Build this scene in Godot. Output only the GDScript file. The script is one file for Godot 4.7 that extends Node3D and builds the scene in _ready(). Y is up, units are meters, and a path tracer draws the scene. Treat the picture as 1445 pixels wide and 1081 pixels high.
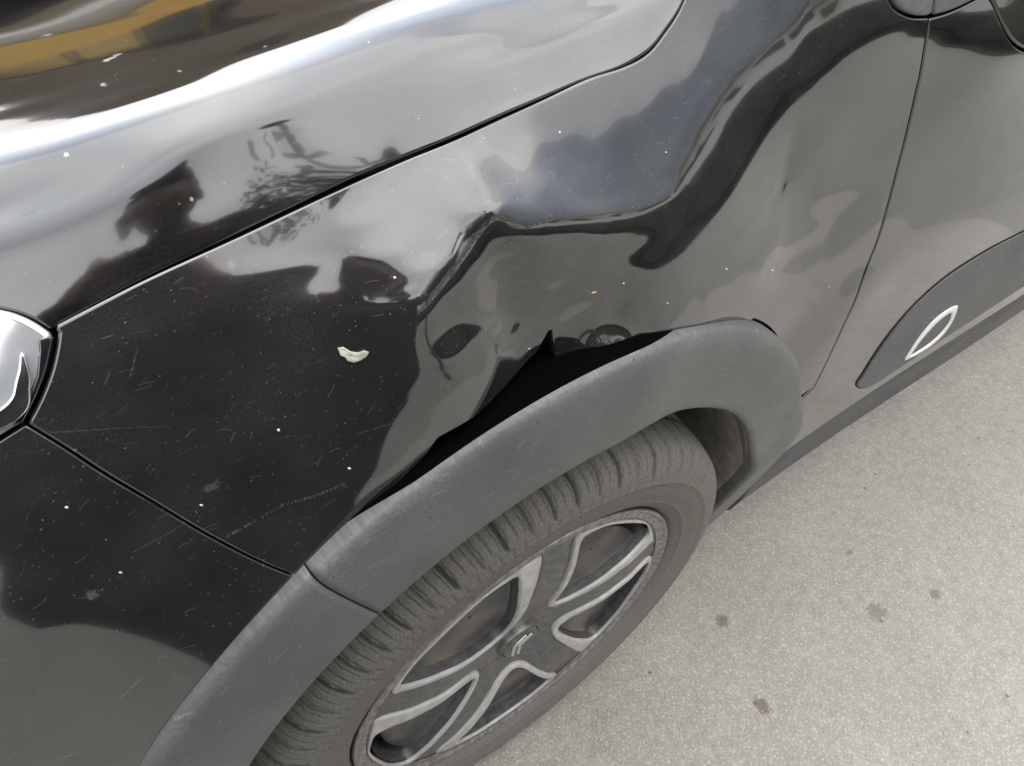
extends Node3D

# ---------------------------------------------------------------- helpers
var rng := RandomNumberGenerator.new()
var used := {}

func numbered(called: String) -> String:
	if not used.has(called):
		used[called] = 0
		return called
	used[called] += 1
	return "%s_%03d" % [called, used[called]]

func thing(called: String, label: String, category: String, at := Vector3.ZERO, group := "") -> Node3D:
	var o := Node3D.new()
	o.name = numbered(called)
	add_child(o)
	o.position = at
	o.set_meta("label", label)
	o.set_meta("category", category)
	if group != "":
		o.set_meta("group", group)
	return o

func part(called: String, mesh: Mesh, m: Material, parent: Node, label := "") -> MeshInstance3D:
	var o := MeshInstance3D.new()
	o.name = called if parent != self else numbered(called)
	o.mesh = mesh
	o.material_override = m
	o.cast_shadow = GeometryInstance3D.SHADOW_CASTING_SETTING_ON
	parent.add_child(o, true)
	if label != "":
		o.set_meta("label", label)
	return o

func setting(called: String, mesh: Mesh, m: Material) -> MeshInstance3D:
	var o := part(called, mesh, m, self)
	o.set_meta("kind", "structure")
	o.set_meta("label", called.replace("_", " "))
	return o

func lin(r: float, g: float, b: float) -> Color:
	return Color(r, g, b).linear_to_srgb()

func mat(c: Color, rough := 0.6, metal := 0.0, spec := 0.5) -> StandardMaterial3D:
	var m := StandardMaterial3D.new()
	m.albedo_color = c
	m.roughness = rough
	m.metallic = metal
	m.metallic_specular = spec
	return m

# a mesh collector with its own normals
class Mesher:
	var v := PackedVector3Array()
	var n := PackedVector3Array()
	var u := PackedVector2Array()
	var i := PackedInt32Array()
	func vert(p: Vector3, nn: Vector3, uv := Vector2.ZERO) -> int:
		v.append(p); n.append(nn); u.append(uv)
		return v.size() - 1
	func tri(a: int, b: int, c: int) -> void:
		var f := (v[b] - v[a]).cross(v[c] - v[a])
		if f.dot(n[a] + n[b] + n[c]) > 0.0:
			i.append(a); i.append(c); i.append(b)
		else:
			i.append(a); i.append(b); i.append(c)
	func flat(a: Vector3, b: Vector3, c: Vector3, d: Vector3, out: Vector3) -> void:
		var nn := (b - a).cross(c - a).normalized()
		if nn.dot(out) < 0.0:
			nn = -nn
		var k := vert(a, nn, Vector2(0, 0)); vert(b, nn, Vector2(1, 0)); vert(c, nn, Vector2(1, 1)); vert(d, nn, Vector2(0, 1))
		tri(k, k + 1, k + 2); tri(k, k + 2, k + 3)
	func box(lo: Vector3, hi: Vector3) -> void:
		var c := [Vector3(lo.x, lo.y, lo.z), Vector3(hi.x, lo.y, lo.z), Vector3(hi.x, hi.y, lo.z), Vector3(lo.x, hi.y, lo.z), Vector3(lo.x, lo.y, hi.z), Vector3(hi.x, lo.y, hi.z), Vector3(hi.x, hi.y, hi.z), Vector3(lo.x, hi.y, hi.z)]
		flat(c[0], c[1], c[2], c[3], Vector3(0, 0, -1)); flat(c[4], c[5], c[6], c[7], Vector3(0, 0, 1))
		flat(c[0], c[4], c[7], c[3], Vector3(-1, 0, 0)); flat(c[1], c[5], c[6], c[2], Vector3(1, 0, 0))
		flat(c[0], c[1], c[5], c[4], Vector3(0, -1, 0)); flat(c[3], c[2], c[6], c[7], Vector3(0, 1, 0))
	# rows of points, smooth; outward tells which way the faces look
	func grid(rows: Array, uvs: Array, closed: bool, flip: bool) -> void:
		var base := v.size()
		var a := rows.size()
		var b: int = rows[0].size()
		for r in a:
			for c in b:
				var r0 := r - 1 if r > 0 else (a - 1 if closed else 0)
				var r1 := r + 1 if r < a - 1 else (0 if closed else a - 1)
				var c0 := maxi(c - 1, 0)
				var c1 := mini(c + 1, b - 1)
				var nn: Vector3 = (rows[r1][c] - rows[r0][c]).cross(rows[r][c1] - rows[r][c0]).normalized()
				vert(rows[r][c], -nn if flip else nn, uvs[r][c] if uvs.size() else Vector2(float(r) / a, float(c) / b))
		for r in (a if closed else a - 1):
			for c in b - 1:
				var p := base + r * b + c
				var q := base + ((r + 1) % a) * b + c
				tri(p, q, q + 1); tri(p, q + 1, p + 1)
	func done() -> ArrayMesh:
		var arr := []
		arr.resize(Mesh.ARRAY_MAX)
		arr[Mesh.ARRAY_VERTEX] = v
		arr[Mesh.ARRAY_NORMAL] = n
		arr[Mesh.ARRAY_TEX_UV] = u
		arr[Mesh.ARRAY_INDEX] = i
		var m := ArrayMesh.new()
		m.add_surface_from_arrays(Mesh.PRIMITIVE_TRIANGLES, arr)
		return m

# a pressed steel sheet: height over a tilted plane, as a cubic spline surface
class Sheet:
	var o: Vector3
	var sa: Vector3
	var ha: Vector3
	var kx: PackedFloat32Array
	var ks: PackedFloat32Array
	var net: PackedFloat32Array
	var nx: int
	var ns: int
	static func knots(br: Array) -> PackedFloat32Array:
		var b: Array[float] = []
		for k in br:
			for j in int(k[2]):
				b.append(lerpf(k[0], k[1], float(j) / k[2]))
		b.append(br[-1][1])
		var f := PackedFloat32Array()
		for j in 3: f.append(b[0])
		for t in b: f.append(t)
		for j in 3: f.append(b[-1])
		return f
	func _init(tilt: float, origin: Vector3, bx: Array, bs: Array, c: Array) -> void:
		o = origin
		sa = Vector3(0, cos(tilt), -sin(tilt))
		ha = Vector3(0, sin(tilt), cos(tilt))
		kx = knots(bx); ks = knots(bs)
		nx = kx.size() - 4; ns = ks.size() - 4
		for t in c: net.append(t * 2e-5)
	static func basis(k: PackedFloat32Array, n: int, t: float, out: PackedFloat32Array) -> int:
		t = clampf(t, k[3], k[n] - 1e-6)
		var i := 3
		while i < n - 1 and t >= k[i + 1]: i += 1
		out[0] = 1.0
		for d in range(1, 4):
			var prev := 0.0
			for j in d:
				var l := k[i - d + 1 + j]
				var r := k[i + 1 + j]
				var w := out[j] / maxf(r - l, 1e-9)
				out[j] = prev + (r - t) * w
				prev = (t - l) * w
			out[d] = prev
		return i - 3
	func h(x: float, s: float) -> float:
		var bx := PackedFloat32Array([0, 0, 0, 0])
		var bs := PackedFloat32Array([0, 0, 0, 0])
		var a := basis(kx, nx, x, bx)
		var b := basis(ks, ns, s, bs)
		var sum := 0.0
		for p in 4:
			var q := (a + p) * ns + b
			sum += bx[p] * (bs[0] * net[q] + bs[1] * net[q + 1] + bs[2] * net[q + 2] + bs[3] * net[q + 3])
		return sum
	func at(x: float, s: float) -> Vector3:
		return o + Vector3(x, 0, 0) + sa * s + ha * h(x, s)
	func normal(x: float, s: float) -> Vector3:
		var e := 0.0012
		var gx := (h(x + e, s) - h(x - e, s)) / (2.0 * e)
		var gs := (h(x, s + e) - h(x, s - e)) / (2.0 * e)
		return (ha - sa * gs - Vector3(gx, 0, 0)).normalized()
	func s_at_height(x: float, y: float) -> float:
		var s := (y - o.y) / sa.y
		for k in 12:
			s -= (at(x, s).y - y) / sa.y * 0.9
		return s

func poly_in(outline: PackedVector2Array, by: float) -> PackedVector2Array:
	var best := PackedVector2Array()
	var most := 0.0
	for p in Geometry2D.offset_polygon(outline, -by, Geometry2D.JOIN_ROUND):
		var area := 0.0
		for k in p.size():
			area += p[k].cross(p[(k + 1) % p.size()])
		if absf(area) > most:
			most = absf(area); best = p
	return best

func resample(p: PackedVector2Array, step: float) -> PackedVector2Array:
	var out := PackedVector2Array()
	for k in p.size():
		var a := p[k]
		var b := p[(k + 1) % p.size()]
		var n := maxi(1, int(ceil(a.distance_to(b) / step)))
		for j in n:
			out.append(a.lerp(b, float(j) / n))
	return out

# smooth open polyline through the given points
func smooth(p: Array, step := 0.004) -> PackedVector2Array:
	var c := Curve2D.new()
	for k in p.size():
		var a: Vector2 = p[maxi(k - 1, 0)]
		var b: Vector2 = p[mini(k + 1, p.size() - 1)]
		var t := (b - a) / 6.0
		c.add_point(p[k], -t, t)
	c.bake_interval = step
	return c.get_baked_points()

# one body panel cut from a sheet, with its rim rolled into the gap
func panel(sh: Sheet, outline: PackedVector2Array, step: float, roll: float, gap: float, depth: float, lift := 0.0, uvo := Vector2.ZERO, uvs := Vector2.ONE) -> ArrayMesh:
	var m := Mesher.new()
	var poly := poly_in(outline, gap + roll)
	poly = resample(poly, step)
	var lo := poly[0]
	var hi := poly[0]
	for p in poly:
		lo = lo.min(p); hi = hi.max(p)
	var nx := int(ceil((hi.x - lo.x) / step)) + 1
	var ny := int(ceil((hi.y - lo.y) / step)) + 1
	var edge := PackedByteArray()
	edge.resize(nx * ny)
	for k in poly.size():
		var a := (poly[k] - lo) / step
		var b := (poly[(k + 1) % poly.size()] - lo) / step
		for j in 9:
			var t := a.lerp(b, j / 8.0)
			for e in [Vector2(1e-3, 1e-3), Vector2(-1e-3, -1e-3)]:
				var cx := clampi(int(floor(t.x + e.x)), 0, nx - 1)
				var cy := clampi(int(floor(t.y + e.y)), 0, ny - 1)
				edge[cy * nx + cx] = 1
	var ids := {}
	var put := func(p: Vector2) -> int:
		var key := Vector2i(roundi(p.x * 2e5), roundi(p.y * 2e5))
		if not ids.has(key):
			var nn := sh.normal(p.x, p.y)
			ids[key] = m.vert(sh.at(p.x, p.y) + nn * lift, nn, (p - uvo) / uvs)
		return ids[key]
	for cy in ny:
		var xs: Array[float] = []
		var yc := lo.y + (cy + 0.5) * step
		for k in poly.size():
			var a := poly[k]
			var b := poly[(k + 1) % poly.size()]
			if (a.y > yc) != (b.y > yc):
				xs.append(a.x + (yc - a.y) / (b.y - a.y) * (b.x - a.x))
		xs.sort()
		for cx in nx:
			var p := lo + Vector2(cx, cy) * step
			var quad := PackedVector2Array([p, p + Vector2(step, 0), p + Vector2(step, step), p + Vector2(0, step)])
			if edge[cy * nx + cx]:
				for piece in Geometry2D.intersect_polygons(quad, poly):
					var tris := Geometry2D.triangulate_polygon(piece)
					for t in range(0, tris.size(), 3):
						m.tri(put.call(piece[tris[t]]), put.call(piece[tris[t + 1]]), put.call(piece[tris[t + 2]]))
			else:
				var inside := 0
				for x in xs:
					if x < p.x + 0.5 * step: inside += 1
				if inside % 2 == 1:
					var a: int = put.call(quad[0])
					var b: int = put.call(quad[1])
					var c: int = put.call(quad[2])
					var d: int = put.call(quad[3])
					m.tri(a, b, c); m.tri(a, c, d)
	# the rolled rim
	var area := 0.0
	for k in poly.size():
		area += poly[k].cross(poly[(k + 1) % poly.size()])
	var sgn := 1.0 if area > 0.0 else -1.0
	var rows := []
	var np := poly.size()
	for k in np:
		var t := (poly[(k + 1) % np] - poly[(k + np - 1) % np]).normalized()
		var out := Vector2(t.y, -t.x) * sgn
		var p := poly[k]
		var nn := sh.normal(p.x, p.y)
		var base := sh.at(p.x, p.y) + nn * lift
		var q := p + out * 0.001
		var tt := sh.at(q.x, q.y) + nn * lift - base
		tt = (tt - nn * tt.dot(nn)).normalized()
		var row := []
		for a in 7:
			var w := a / 6.0 * PI * 0.5
			row.append([base + tt * roll * sin(w) - nn * roll * (1.0 - cos(w)), nn * cos(w) + tt * sin(w)])
		row.append([base + tt * roll - nn * (roll + depth), tt])
		var first := m.v.size()
		for r in row:
			m.vert(r[0], r[1], (p - uvo) / uvs)
		rows.append(first)
	for k in np:
		var a: int = rows[k]
		var b: int = rows[(k + 1) % np]
		for j in 7:
			m.tri(a + j, b + j, b + j + 1); m.tri(a + j, b + j + 1, a + j + 1)
	return m.done()

func tube(pts: Array, radius: float, sides := 8, taper := 1.0) -> ArrayMesh:
	var m := Mesher.new()
	var rows := []
	for k in pts.size():
		var d: Vector3 = (pts[mini(k + 1, pts.size() - 1)] - pts[maxi(k - 1, 0)]).normalized()
		var a := d.cross(Vector3(0.31, 0.2, 0.93)).normalized()
		var b := d.cross(a)
		var row := []
		var r := radius * lerpf(1.0, taper, float(k) / maxi(1, pts.size() - 1))
		for j in sides + 1:
			var w := TAU * j / sides
			row.append(pts[k] + (a * cos(w) + b * sin(w)) * r)
		rows.append(row)
	m.grid(rows, [], false, true)
	return m.done()

# a body as one surface: tapered capsules joined by a smooth minimum, surface nets
func body(bones: Array, cell: float, blend: float) -> ArrayMesh:
	var val := {}
	var dist := func(p: Vector3) -> float:
		var best := 1e3
		for b in bones:
			var ab: Vector3 = b[1] - b[0]
			var t := clampf((p - b[0]).dot(ab) / maxf(ab.length_squared(), 1e-9), 0.0, 1.0)
			var d: float = p.distance_to(b[0] + ab * t) - lerpf(b[2], b[3], t)
			var hh := clampf(0.5 + 0.5 * (best - d) / blend, 0.0, 1.0)
			best = lerpf(best, d, hh) - blend * hh * (1.0 - hh)
		return best
	var cells := {}
	for b in bones:
		var n := int(ceil((b[1] - b[0]).length() / cell)) + 1
		for k in n + 1:
			var c: Vector3 = b[0].lerp(b[1], float(k) / n)
			var r: float = lerpf(b[2], b[3], float(k) / n) + blend * 0.5 + cell
			var ri := int(ceil(r / cell))
			var ci := Vector3i((c / cell).floor())
			for x in range(-ri, ri + 1):
				for y in range(-ri, ri + 1):
					for z in range(-ri, ri + 1):
						var l := Vector3(x, y, z).length() * cell
						if l <= r + cell and l >= r - blend - 4.0 * cell:
							cells[ci + Vector3i(x, y, z)] = true
	var corner := func(q: Vector3i) -> float:
		if not val.has(q):
			val[q] = dist.call(Vector3(q) * cell)
		return val[q]
	var m := Mesher.new()
	var vid := {}
	for c in cells:
		var sum := Vector3.ZERO
		var cnt := 0
		var d := []
		for k in 8:
			d.append(corner.call(c + Vector3i(k & 1, (k >> 1) & 1, (k >> 2) & 1)))
		for e in [[0, 1], [2, 3], [4, 5], [6, 7], [0, 2], [1, 3], [4, 6], [5, 7], [0, 4], [1, 5], [2, 6], [3, 7]]:
			var a: float = d[e[0]]
			var b: float = d[e[1]]
			if (a < 0.0) != (b < 0.0):
				var pa := Vector3(e[0] & 1, (e[0] >> 1) & 1, (e[0] >> 2) & 1)
				var pb := Vector3(e[1] & 1, (e[1] >> 1) & 1, (e[1] >> 2) & 1)
				sum += pa.lerp(pb, a / (a - b)); cnt += 1
		if cnt:
			var p := (Vector3(c) + sum / cnt) * cell
			var g := Vector3(d[1] - d[0] + d[3] - d[2] + d[5] - d[4] + d[7] - d[6], d[2] - d[0] + d[3] - d[1] + d[6] - d[4] + d[7] - d[5], d[4] - d[0] + d[5] - d[1] + d[6] - d[2] + d[7] - d[3])
			vid[c] = m.vert(p, g.normalized(), Vector2(p.x, p.y))
	for c in vid:
		var d0: float = val[c]
		for ax in 3:
			var e := Vector3i.ZERO
			e[ax] = 1
			var f := Vector3i.ZERO
			f[(ax + 1) % 3] = 1
			var g := Vector3i.ZERO
			g[(ax + 2) % 3] = 1
			var d1: float = corner.call(c + e)
			if (d0 < 0.0) != (d1 < 0.0) and vid.has(c - f) and vid.has(c - g) and vid.has(c - f - g):
				m.tri(vid[c], vid[c - f], vid[c - f - g]); m.tri(vid[c], vid[c - f - g], vid[c - g])
	return m.done()

func noise(freq: float, oct: int, sd: int, kind := FastNoiseLite.TYPE_SIMPLEX_SMOOTH) -> FastNoiseLite:
	var n := FastNoiseLite.new()
	n.noise_type = kind
	n.frequency = freq
	n.fractal_octaves = oct
	n.seed = sd
	return n

func ntex(n: FastNoiseLite, size: int, c: Array, at: Array, bump := 0.0) -> NoiseTexture2D:
	var t := NoiseTexture2D.new()
	t.width = size; t.height = size
	t.seamless = true
	t.noise = n
	if bump > 0.0:
		t.as_normal_map = true
		t.bump_strength = bump
	else:
		var g := Gradient.new()
		g.offsets = PackedFloat32Array(at)
		g.colors = PackedColorArray(c)
		t.color_ramp = g
	return t

# dirty lacquer: dust, specks, hair scratches drawn into a picture of the bare colour
func grime(w: int, h: int, metre: float, specks: int, hairs: int, sd: int, base: Color, dust: float) -> Image:
	var img := Image.create(w, h, false, Image.FORMAT_RGB8)
	img.fill(base)
	var r := RandomNumberGenerator.new()
	r.seed = sd
	var patchy := noise(0.006, 4, sd)
	var fine := noise(0.3, 2, sd + 3)
	var a := patchy.get_image(w, h)
	var b := fine.get_image(w, h)
	var pa := a.get_data()
	var pb := b.get_data()
	var d := img.get_data()
	var br := int(base.r * 255.0)
	var bg := int(base.g * 255.0)
	var bb := int(base.b * 255.0)
	for k in w * h:
		var e := int(pa[k] * pb[k] * dust / 65025.0)
		d[k * 3] = br + e
		d[k * 3 + 1] = bg + e
		d[k * 3 + 2] = bb + e * 15 / 16
	img = Image.create_from_data(w, h, false, Image.FORMAT_RGB8, d)
	for k in specks:
		var x := r.randi_range(2, w - 3)
		var y := r.randi_range(2, h - 3)
		var g := r.randf_range(0.2, 0.5) if r.randf() < 0.93 else r.randf_range(0.45, 0.62)
		img.set_pixel(x, y, Color(g, g, g * 0.97))
		if r.randf() < 0.35: img.set_pixel(x + 1, y, Color(g, g, g) * 0.9)
		if r.randf() < 0.25: img.set_pixel(x, y + 1, Color(g, g, g) * 0.8)
	for k in hairs:
		var p := Vector2(r.randf() * w, r.randf() * h)
		var ang := r.randf_range(-0.9, 0.5)
		var bend := r.randf_range(-0.05, 0.05)
		var g := clampf(base.r + r.randf_range(0.04, 0.20), 0.0, 1.0)
		for j in r.randi_range(3, 16):
			p += Vector2(cos(ang), sin(ang))
			ang += bend
			if p.x > 1 and p.y > 1 and p.x < w - 2 and p.y < h - 2:
				img.set_pixelv(Vector2i(p), Color(g, g, g))
	return img

func scratch(img: Image, pts: Array, uvo: Vector2, uvs: Vector2, width: float, g: float, sd: int, broken := 0.0) -> void:
	var r := RandomNumberGenerator.new()
	r.seed = sd
	var size := Vector2(img.get_width(), img.get_height())
	for k in pts.size() - 1:
		var a: Vector2 = (pts[k] - uvo) / uvs * size
		var b: Vector2 = (pts[k + 1] - uvo) / uvs * size
		var n := int(a.distance_to(b)) + 1
		for j in n:
			if r.randf() < broken: continue
			var p := a.lerp(b, float(j) / n)
			var w := width * r.randf_range(0.6, 1.1)
			var side := (b - a).normalized().orthogonal()
			for e in range(-int(w), int(w) + 1):
				var q := Vector2i(p + side * e)
				if q.x > 0 and q.y > 0 and q.x < size.x - 1 and q.y < size.y - 1 and r.randf() > broken:
					var o := img.get_pixelv(q)
					var t := g * r.randf_range(0.75, 1.1)
					img.set_pixelv(q, o.lerp(Color(t, t, t * 0.97), 1.0 - 0.5 * absf(e) / (w + 0.5)))

func blot(img: Image, p: Vector2, uvo: Vector2, uvs: Vector2, rad: Vector2, c: Color, amount: float, sd: int) -> void:
	var size := Vector2(img.get_width(), img.get_height())
	var q := (p - uvo) / uvs * size
	var rr := Vector2(rad.x / absf(uvs.x), rad.y / absf(uvs.y)) * size
	var nz := noise(1.4, 2, sd)
	for x in range(int(q.x - rr.x * 1.6), int(q.x + rr.x * 1.6) + 1):
		for y in range(int(q.y - rr.y * 1.6), int(q.y + rr.y * 1.6) + 1):
			if x < 0 or y < 0 or x >= size.x or y >= size.y: continue
			var t := Vector2((x - q.x) / rr.x, (y - q.y) / rr.y)
			var k := smoothstep(1.25, 0.6, t.length() + 0.55 * nz.get_noise_2d(t.x * 1.2, t.y * 1.2) + 0.25 * nz.get_noise_2d(x * 0.2, y * 0.2)) * amount
			if k > 0.0:
				img.set_pixel(x, y, img.get_pixel(x, y).lerp(c, k))

# ---------------------------------------------------------------- the scene
const AX := Vector2(-0.008, 0.335)   # middle of the wheel arch, seen from the side

func arch_tuck(deg: float) -> float:
	return 0.0014 * maxf(0.0, 18.0 - deg) + 0.0006 * maxf(0.0, deg - 150.0)

func _ready() -> void:
	rng.seed = 11
	# camera
	var cam := Camera3D.new()
	cam.name = "camera"
	add_child(cam)
	cam.transform = Transform3D(Basis(Vector3(0.79928342, 0.09678478, 0.59310937), Vector3(0.37490292, 0.69103968, -0.61799026), Vector3(-0.46967416, 0.7163078, 0.51605166)), Vector3(-0.31623455, 1.16228915, 0.27338681))
	cam.fov = 52.60184
	cam.near = 0.02
	cam.far = 400.0
	cam.current = true
	# sky: broken bright overcast
	var env := Environment.new()
	env.background_mode = Environment.BG_SKY
	env.tonemap_mode = Environment.TONE_MAPPER_LINEAR
	env.tonemap_exposure = 2.75
	env.sdfgi_enabled = true
	env.ssao_enabled = true
	env.ssil_enabled = true
	var sm := PanoramaSkyMaterial.new()
	sm.panorama = ImageTexture.create_from_image(sky_picture())
	sm.energy_multiplier = 1.0
	var sky := Sky.new()
	sky.sky_material = sm
	env.sky = sky
	var we := WorldEnvironment.new()
	we.name = "world_environment"
	we.environment = env
	add_child(we)
	# sun behind cloud
	var sun := DirectionalLight3D.new()
	sun.name = "sun"
	sun.light_energy = 0.16
	sun.light_angular_distance = 90.0
	sun.light_color = Color(1.0, 0.965, 0.91)
	sun.shadow_enabled = true
	add_child(sun)
	sun.look_at_from_position(Vector3(-0.06, 0.81, 0.58), Vector3.ZERO)

	make_ground()
	make_surroundings()
	make_car()
	make_person()
	make_litter()

func sky_picture() -> Image:
	var w := 1024
	var h := 512
	var img := Image.create(w, h, false, Image.FORMAT_RGBF)
	var big := noise(1.1, 5, 5)
	var wisps := noise(2.6, 5, 9)
	var sun := Vector3(-0.06, 0.81, 0.58).normalized()
	for y in h:
		var el := (0.5 - (y + 0.5) / h) * PI
		for x in w:
			var az := ((x + 0.5) / w - 0.5) * TAU
			var d := Vector3(sin(az) * cos(el), sin(el), -cos(az) * cos(el))
			var p := d / (maxf(d.y, 0.0) + 0.35)
			var c := clampf(0.5 + 0.85 * big.get_noise_3d(p.x, p.z, 0.3), 0.0, 1.0)
			var f := 0.5 + 0.8 * wisps.get_noise_3d(p.x * 0.6, p.z * 1.3, 2.0)
			var near := acos(clampf(d.dot(sun), -1.0, 1.0))
			var glow := 2.1 * exp(-near * near / 0.20) + 0.5 * exp(-near / 0.7)
			var cloud := (lerpf(0.50, 0.98, c) + 0.35 * (f - 0.5)) * lerpf(0.38, 1.1, 0.5 + 0.5 * d.dot(sun))
			var low := smoothstep(0.62, 0.12, maxf(el, 0.0) / 1.2)
			var col := Color(1.0, 1.0, 1.01).lerp(Color(0.72, 0.82, 1.0), 0.8 * smoothstep(0.75, 0.25, c))
			var v := cloud * lerpf(1.0, 0.42, low) + glow
			img.set_pixel(x, y, Color(col.r * v, col.g * v, col.b * v))
	return img

func make_ground() -> void:
	# worn pale asphalt: aggregate, fines, a few stains
	var n := 2048
	var hh := 1536
	var img := Image.create(n, hh, false, Image.FORMAT_RGB8)
	var a := noise(0.40, 2, 21).get_image(n, hh).get_data()
	var b := noise(0.34, 1, 22, FastNoiseLite.TYPE_CELLULAR).get_image(n, hh).get_data()
	var c := noise(0.005, 4, 23).get_image(n, hh).get_data()
	var d := noise(0.11, 1, 24, FastNoiseLite.TYPE_CELLULAR).get_image(n, hh).get_data()
	var f2 := noise(0.04, 3, 25).get_image(n, hh).get_data()
	var e := img.get_data()
	for k in n * hh:
		var t := 150 + (int(a[k]) - 128) / 7 + (int(f2[k]) - 128) / 14 + (int(b[k]) - 128) / 9 + (int(c[k]) - 128) / 26
		if d[k] < 40: t += 17
		elif d[k] > 212: t -= 20
		var s := clampi(t, 30, 235)
		e[k * 3] = s + 5
		e[k * 3 + 1] = s
		e[k * 3 + 2] = s - 8
	img = Image.create_from_data(n, hh, false, Image.FORMAT_RGB8, e)
	var uvo := Vector2(-0.4, -0.7)
	var uvs := Vector2(2.4, 1.8)
	blot(img, Vector2(0.366, 0.192), uvo, uvs, Vector2(0.011, 0.014), Color(0.36, 0.32, 0.28), 0.6, 3)
	blot(img, Vector2(0.66, 0.20), uvo, uvs, Vector2(0.018, 0.016), Color(0.40, 0.395, 0.39), 0.5, 4)
	blot(img, Vector2(0.42, 0.06), uvo, uvs, Vector2(0.012, 0.010), Color(0.34, 0.31, 0.29), 0.5, 5)
	blot(img, Vector2(0.78, 0.24), uvo, uvs, Vector2(0.012, 0.010), Color(0.36, 0.35, 0.34), 0.5, 6)
	blot(img, Vector2(0.72, 0.10), uvo, uvs, Vector2(0.008, 0.005), Color(0.36, 0.35, 0.34), 0.5, 7)
	for k in 150:
		blot(img, Vector2(rng.randf_range(-0.1, 1.8), rng.randf_range(-0.25, 0.9)), uvo, uvs, Vector2(0.002, 0.002) * rng.randf_range(0.6, 1.6), Color(0.36, 0.35, 0.33) if rng.randf() < 0.6 else Color(0.72, 0.7, 0.66), 0.8, 40 + k)
	var near := mat(Color.WHITE, 0.93)
	near.albedo_texture = ImageTexture.create_from_image(img)
	near.normal_enabled = true
	near.normal_texture = ntex(noise(0.42, 2, 31), 1024, [], [], 3.0)
	near.normal_scale = 0.35
	near.uv1_scale = Vector3.ONE
	var far := mat(lin(0.25, 0.236, 0.208), 0.93)
	far.albedo_texture = ntex(noise(0.02, 5, 33), 512, [Color(0.94, 0.94, 0.94), Color(1.0, 1.0, 1.0)], [0.2, 0.8])
	far.uv1_triplanar = true
	far.uv1_world_triplanar = true
	far.uv1_scale = Vector3.ONE * 0.5
	var m := Mesher.new()
	for q in 12:
		for r in 9:
			var x0 := uvo.x + uvs.x * q / 12.0
			var z0 := uvo.y + uvs.y * r / 9.0
			var x1 := uvo.x + uvs.x * (q + 1) / 12.0
			var z1 := uvo.y + uvs.y * (r + 1) / 9.0
			var k := m.v.size()
			for p in [Vector2(x0, z0), Vector2(x1, z0), Vector2(x1, z1), Vector2(x0, z1)]:
				m.vert(Vector3(p.x, 0, p.y), Vector3.UP, (p - uvo) / uvs)
			m.tri(k, k + 1, k + 2); m.tri(k, k + 2, k + 3)
	var o := setting("asphalt_ground", m.done(), near)
	var f := Mesher.new()
	var x0 := uvo.x
	var x1 := uvo.x + uvs.x
	var z0 := uvo.y
	var z1 := uvo.y + uvs.y
	for r in [[-150.0, -150.0, 150.0, z0], [-150.0, z1, 150.0, 150.0], [-150.0, z0, x0, z1], [x1, z0, 150.0, z1]]:
		f.flat(Vector3(r[0], 0, r[1]), Vector3(r[2], 0, r[1]), Vector3(r[2], 0, r[3]), Vector3(r[0], 0, r[3]), Vector3.UP)
	setting("road", f.done(), far)

func ring(r0: float, r1: float, y: float, a0: float, a1: float, n := 48) -> ArrayMesh:
	var m := Mesher.new()
	var rows := []
	for k in n + 1:
		var a := deg_to_rad(lerpf(a0, a1, float(k) / n))
		var d := Vector3(sin(a), 0, cos(a))
		rows.append([d * r0 + Vector3(0, y, 0), d * r1 + Vector3(0, y, 0)])
	m.grid(rows, [], false, false)
	for k in m.n.size(): m.n[k] = Vector3.UP
	return m.done()

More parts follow.
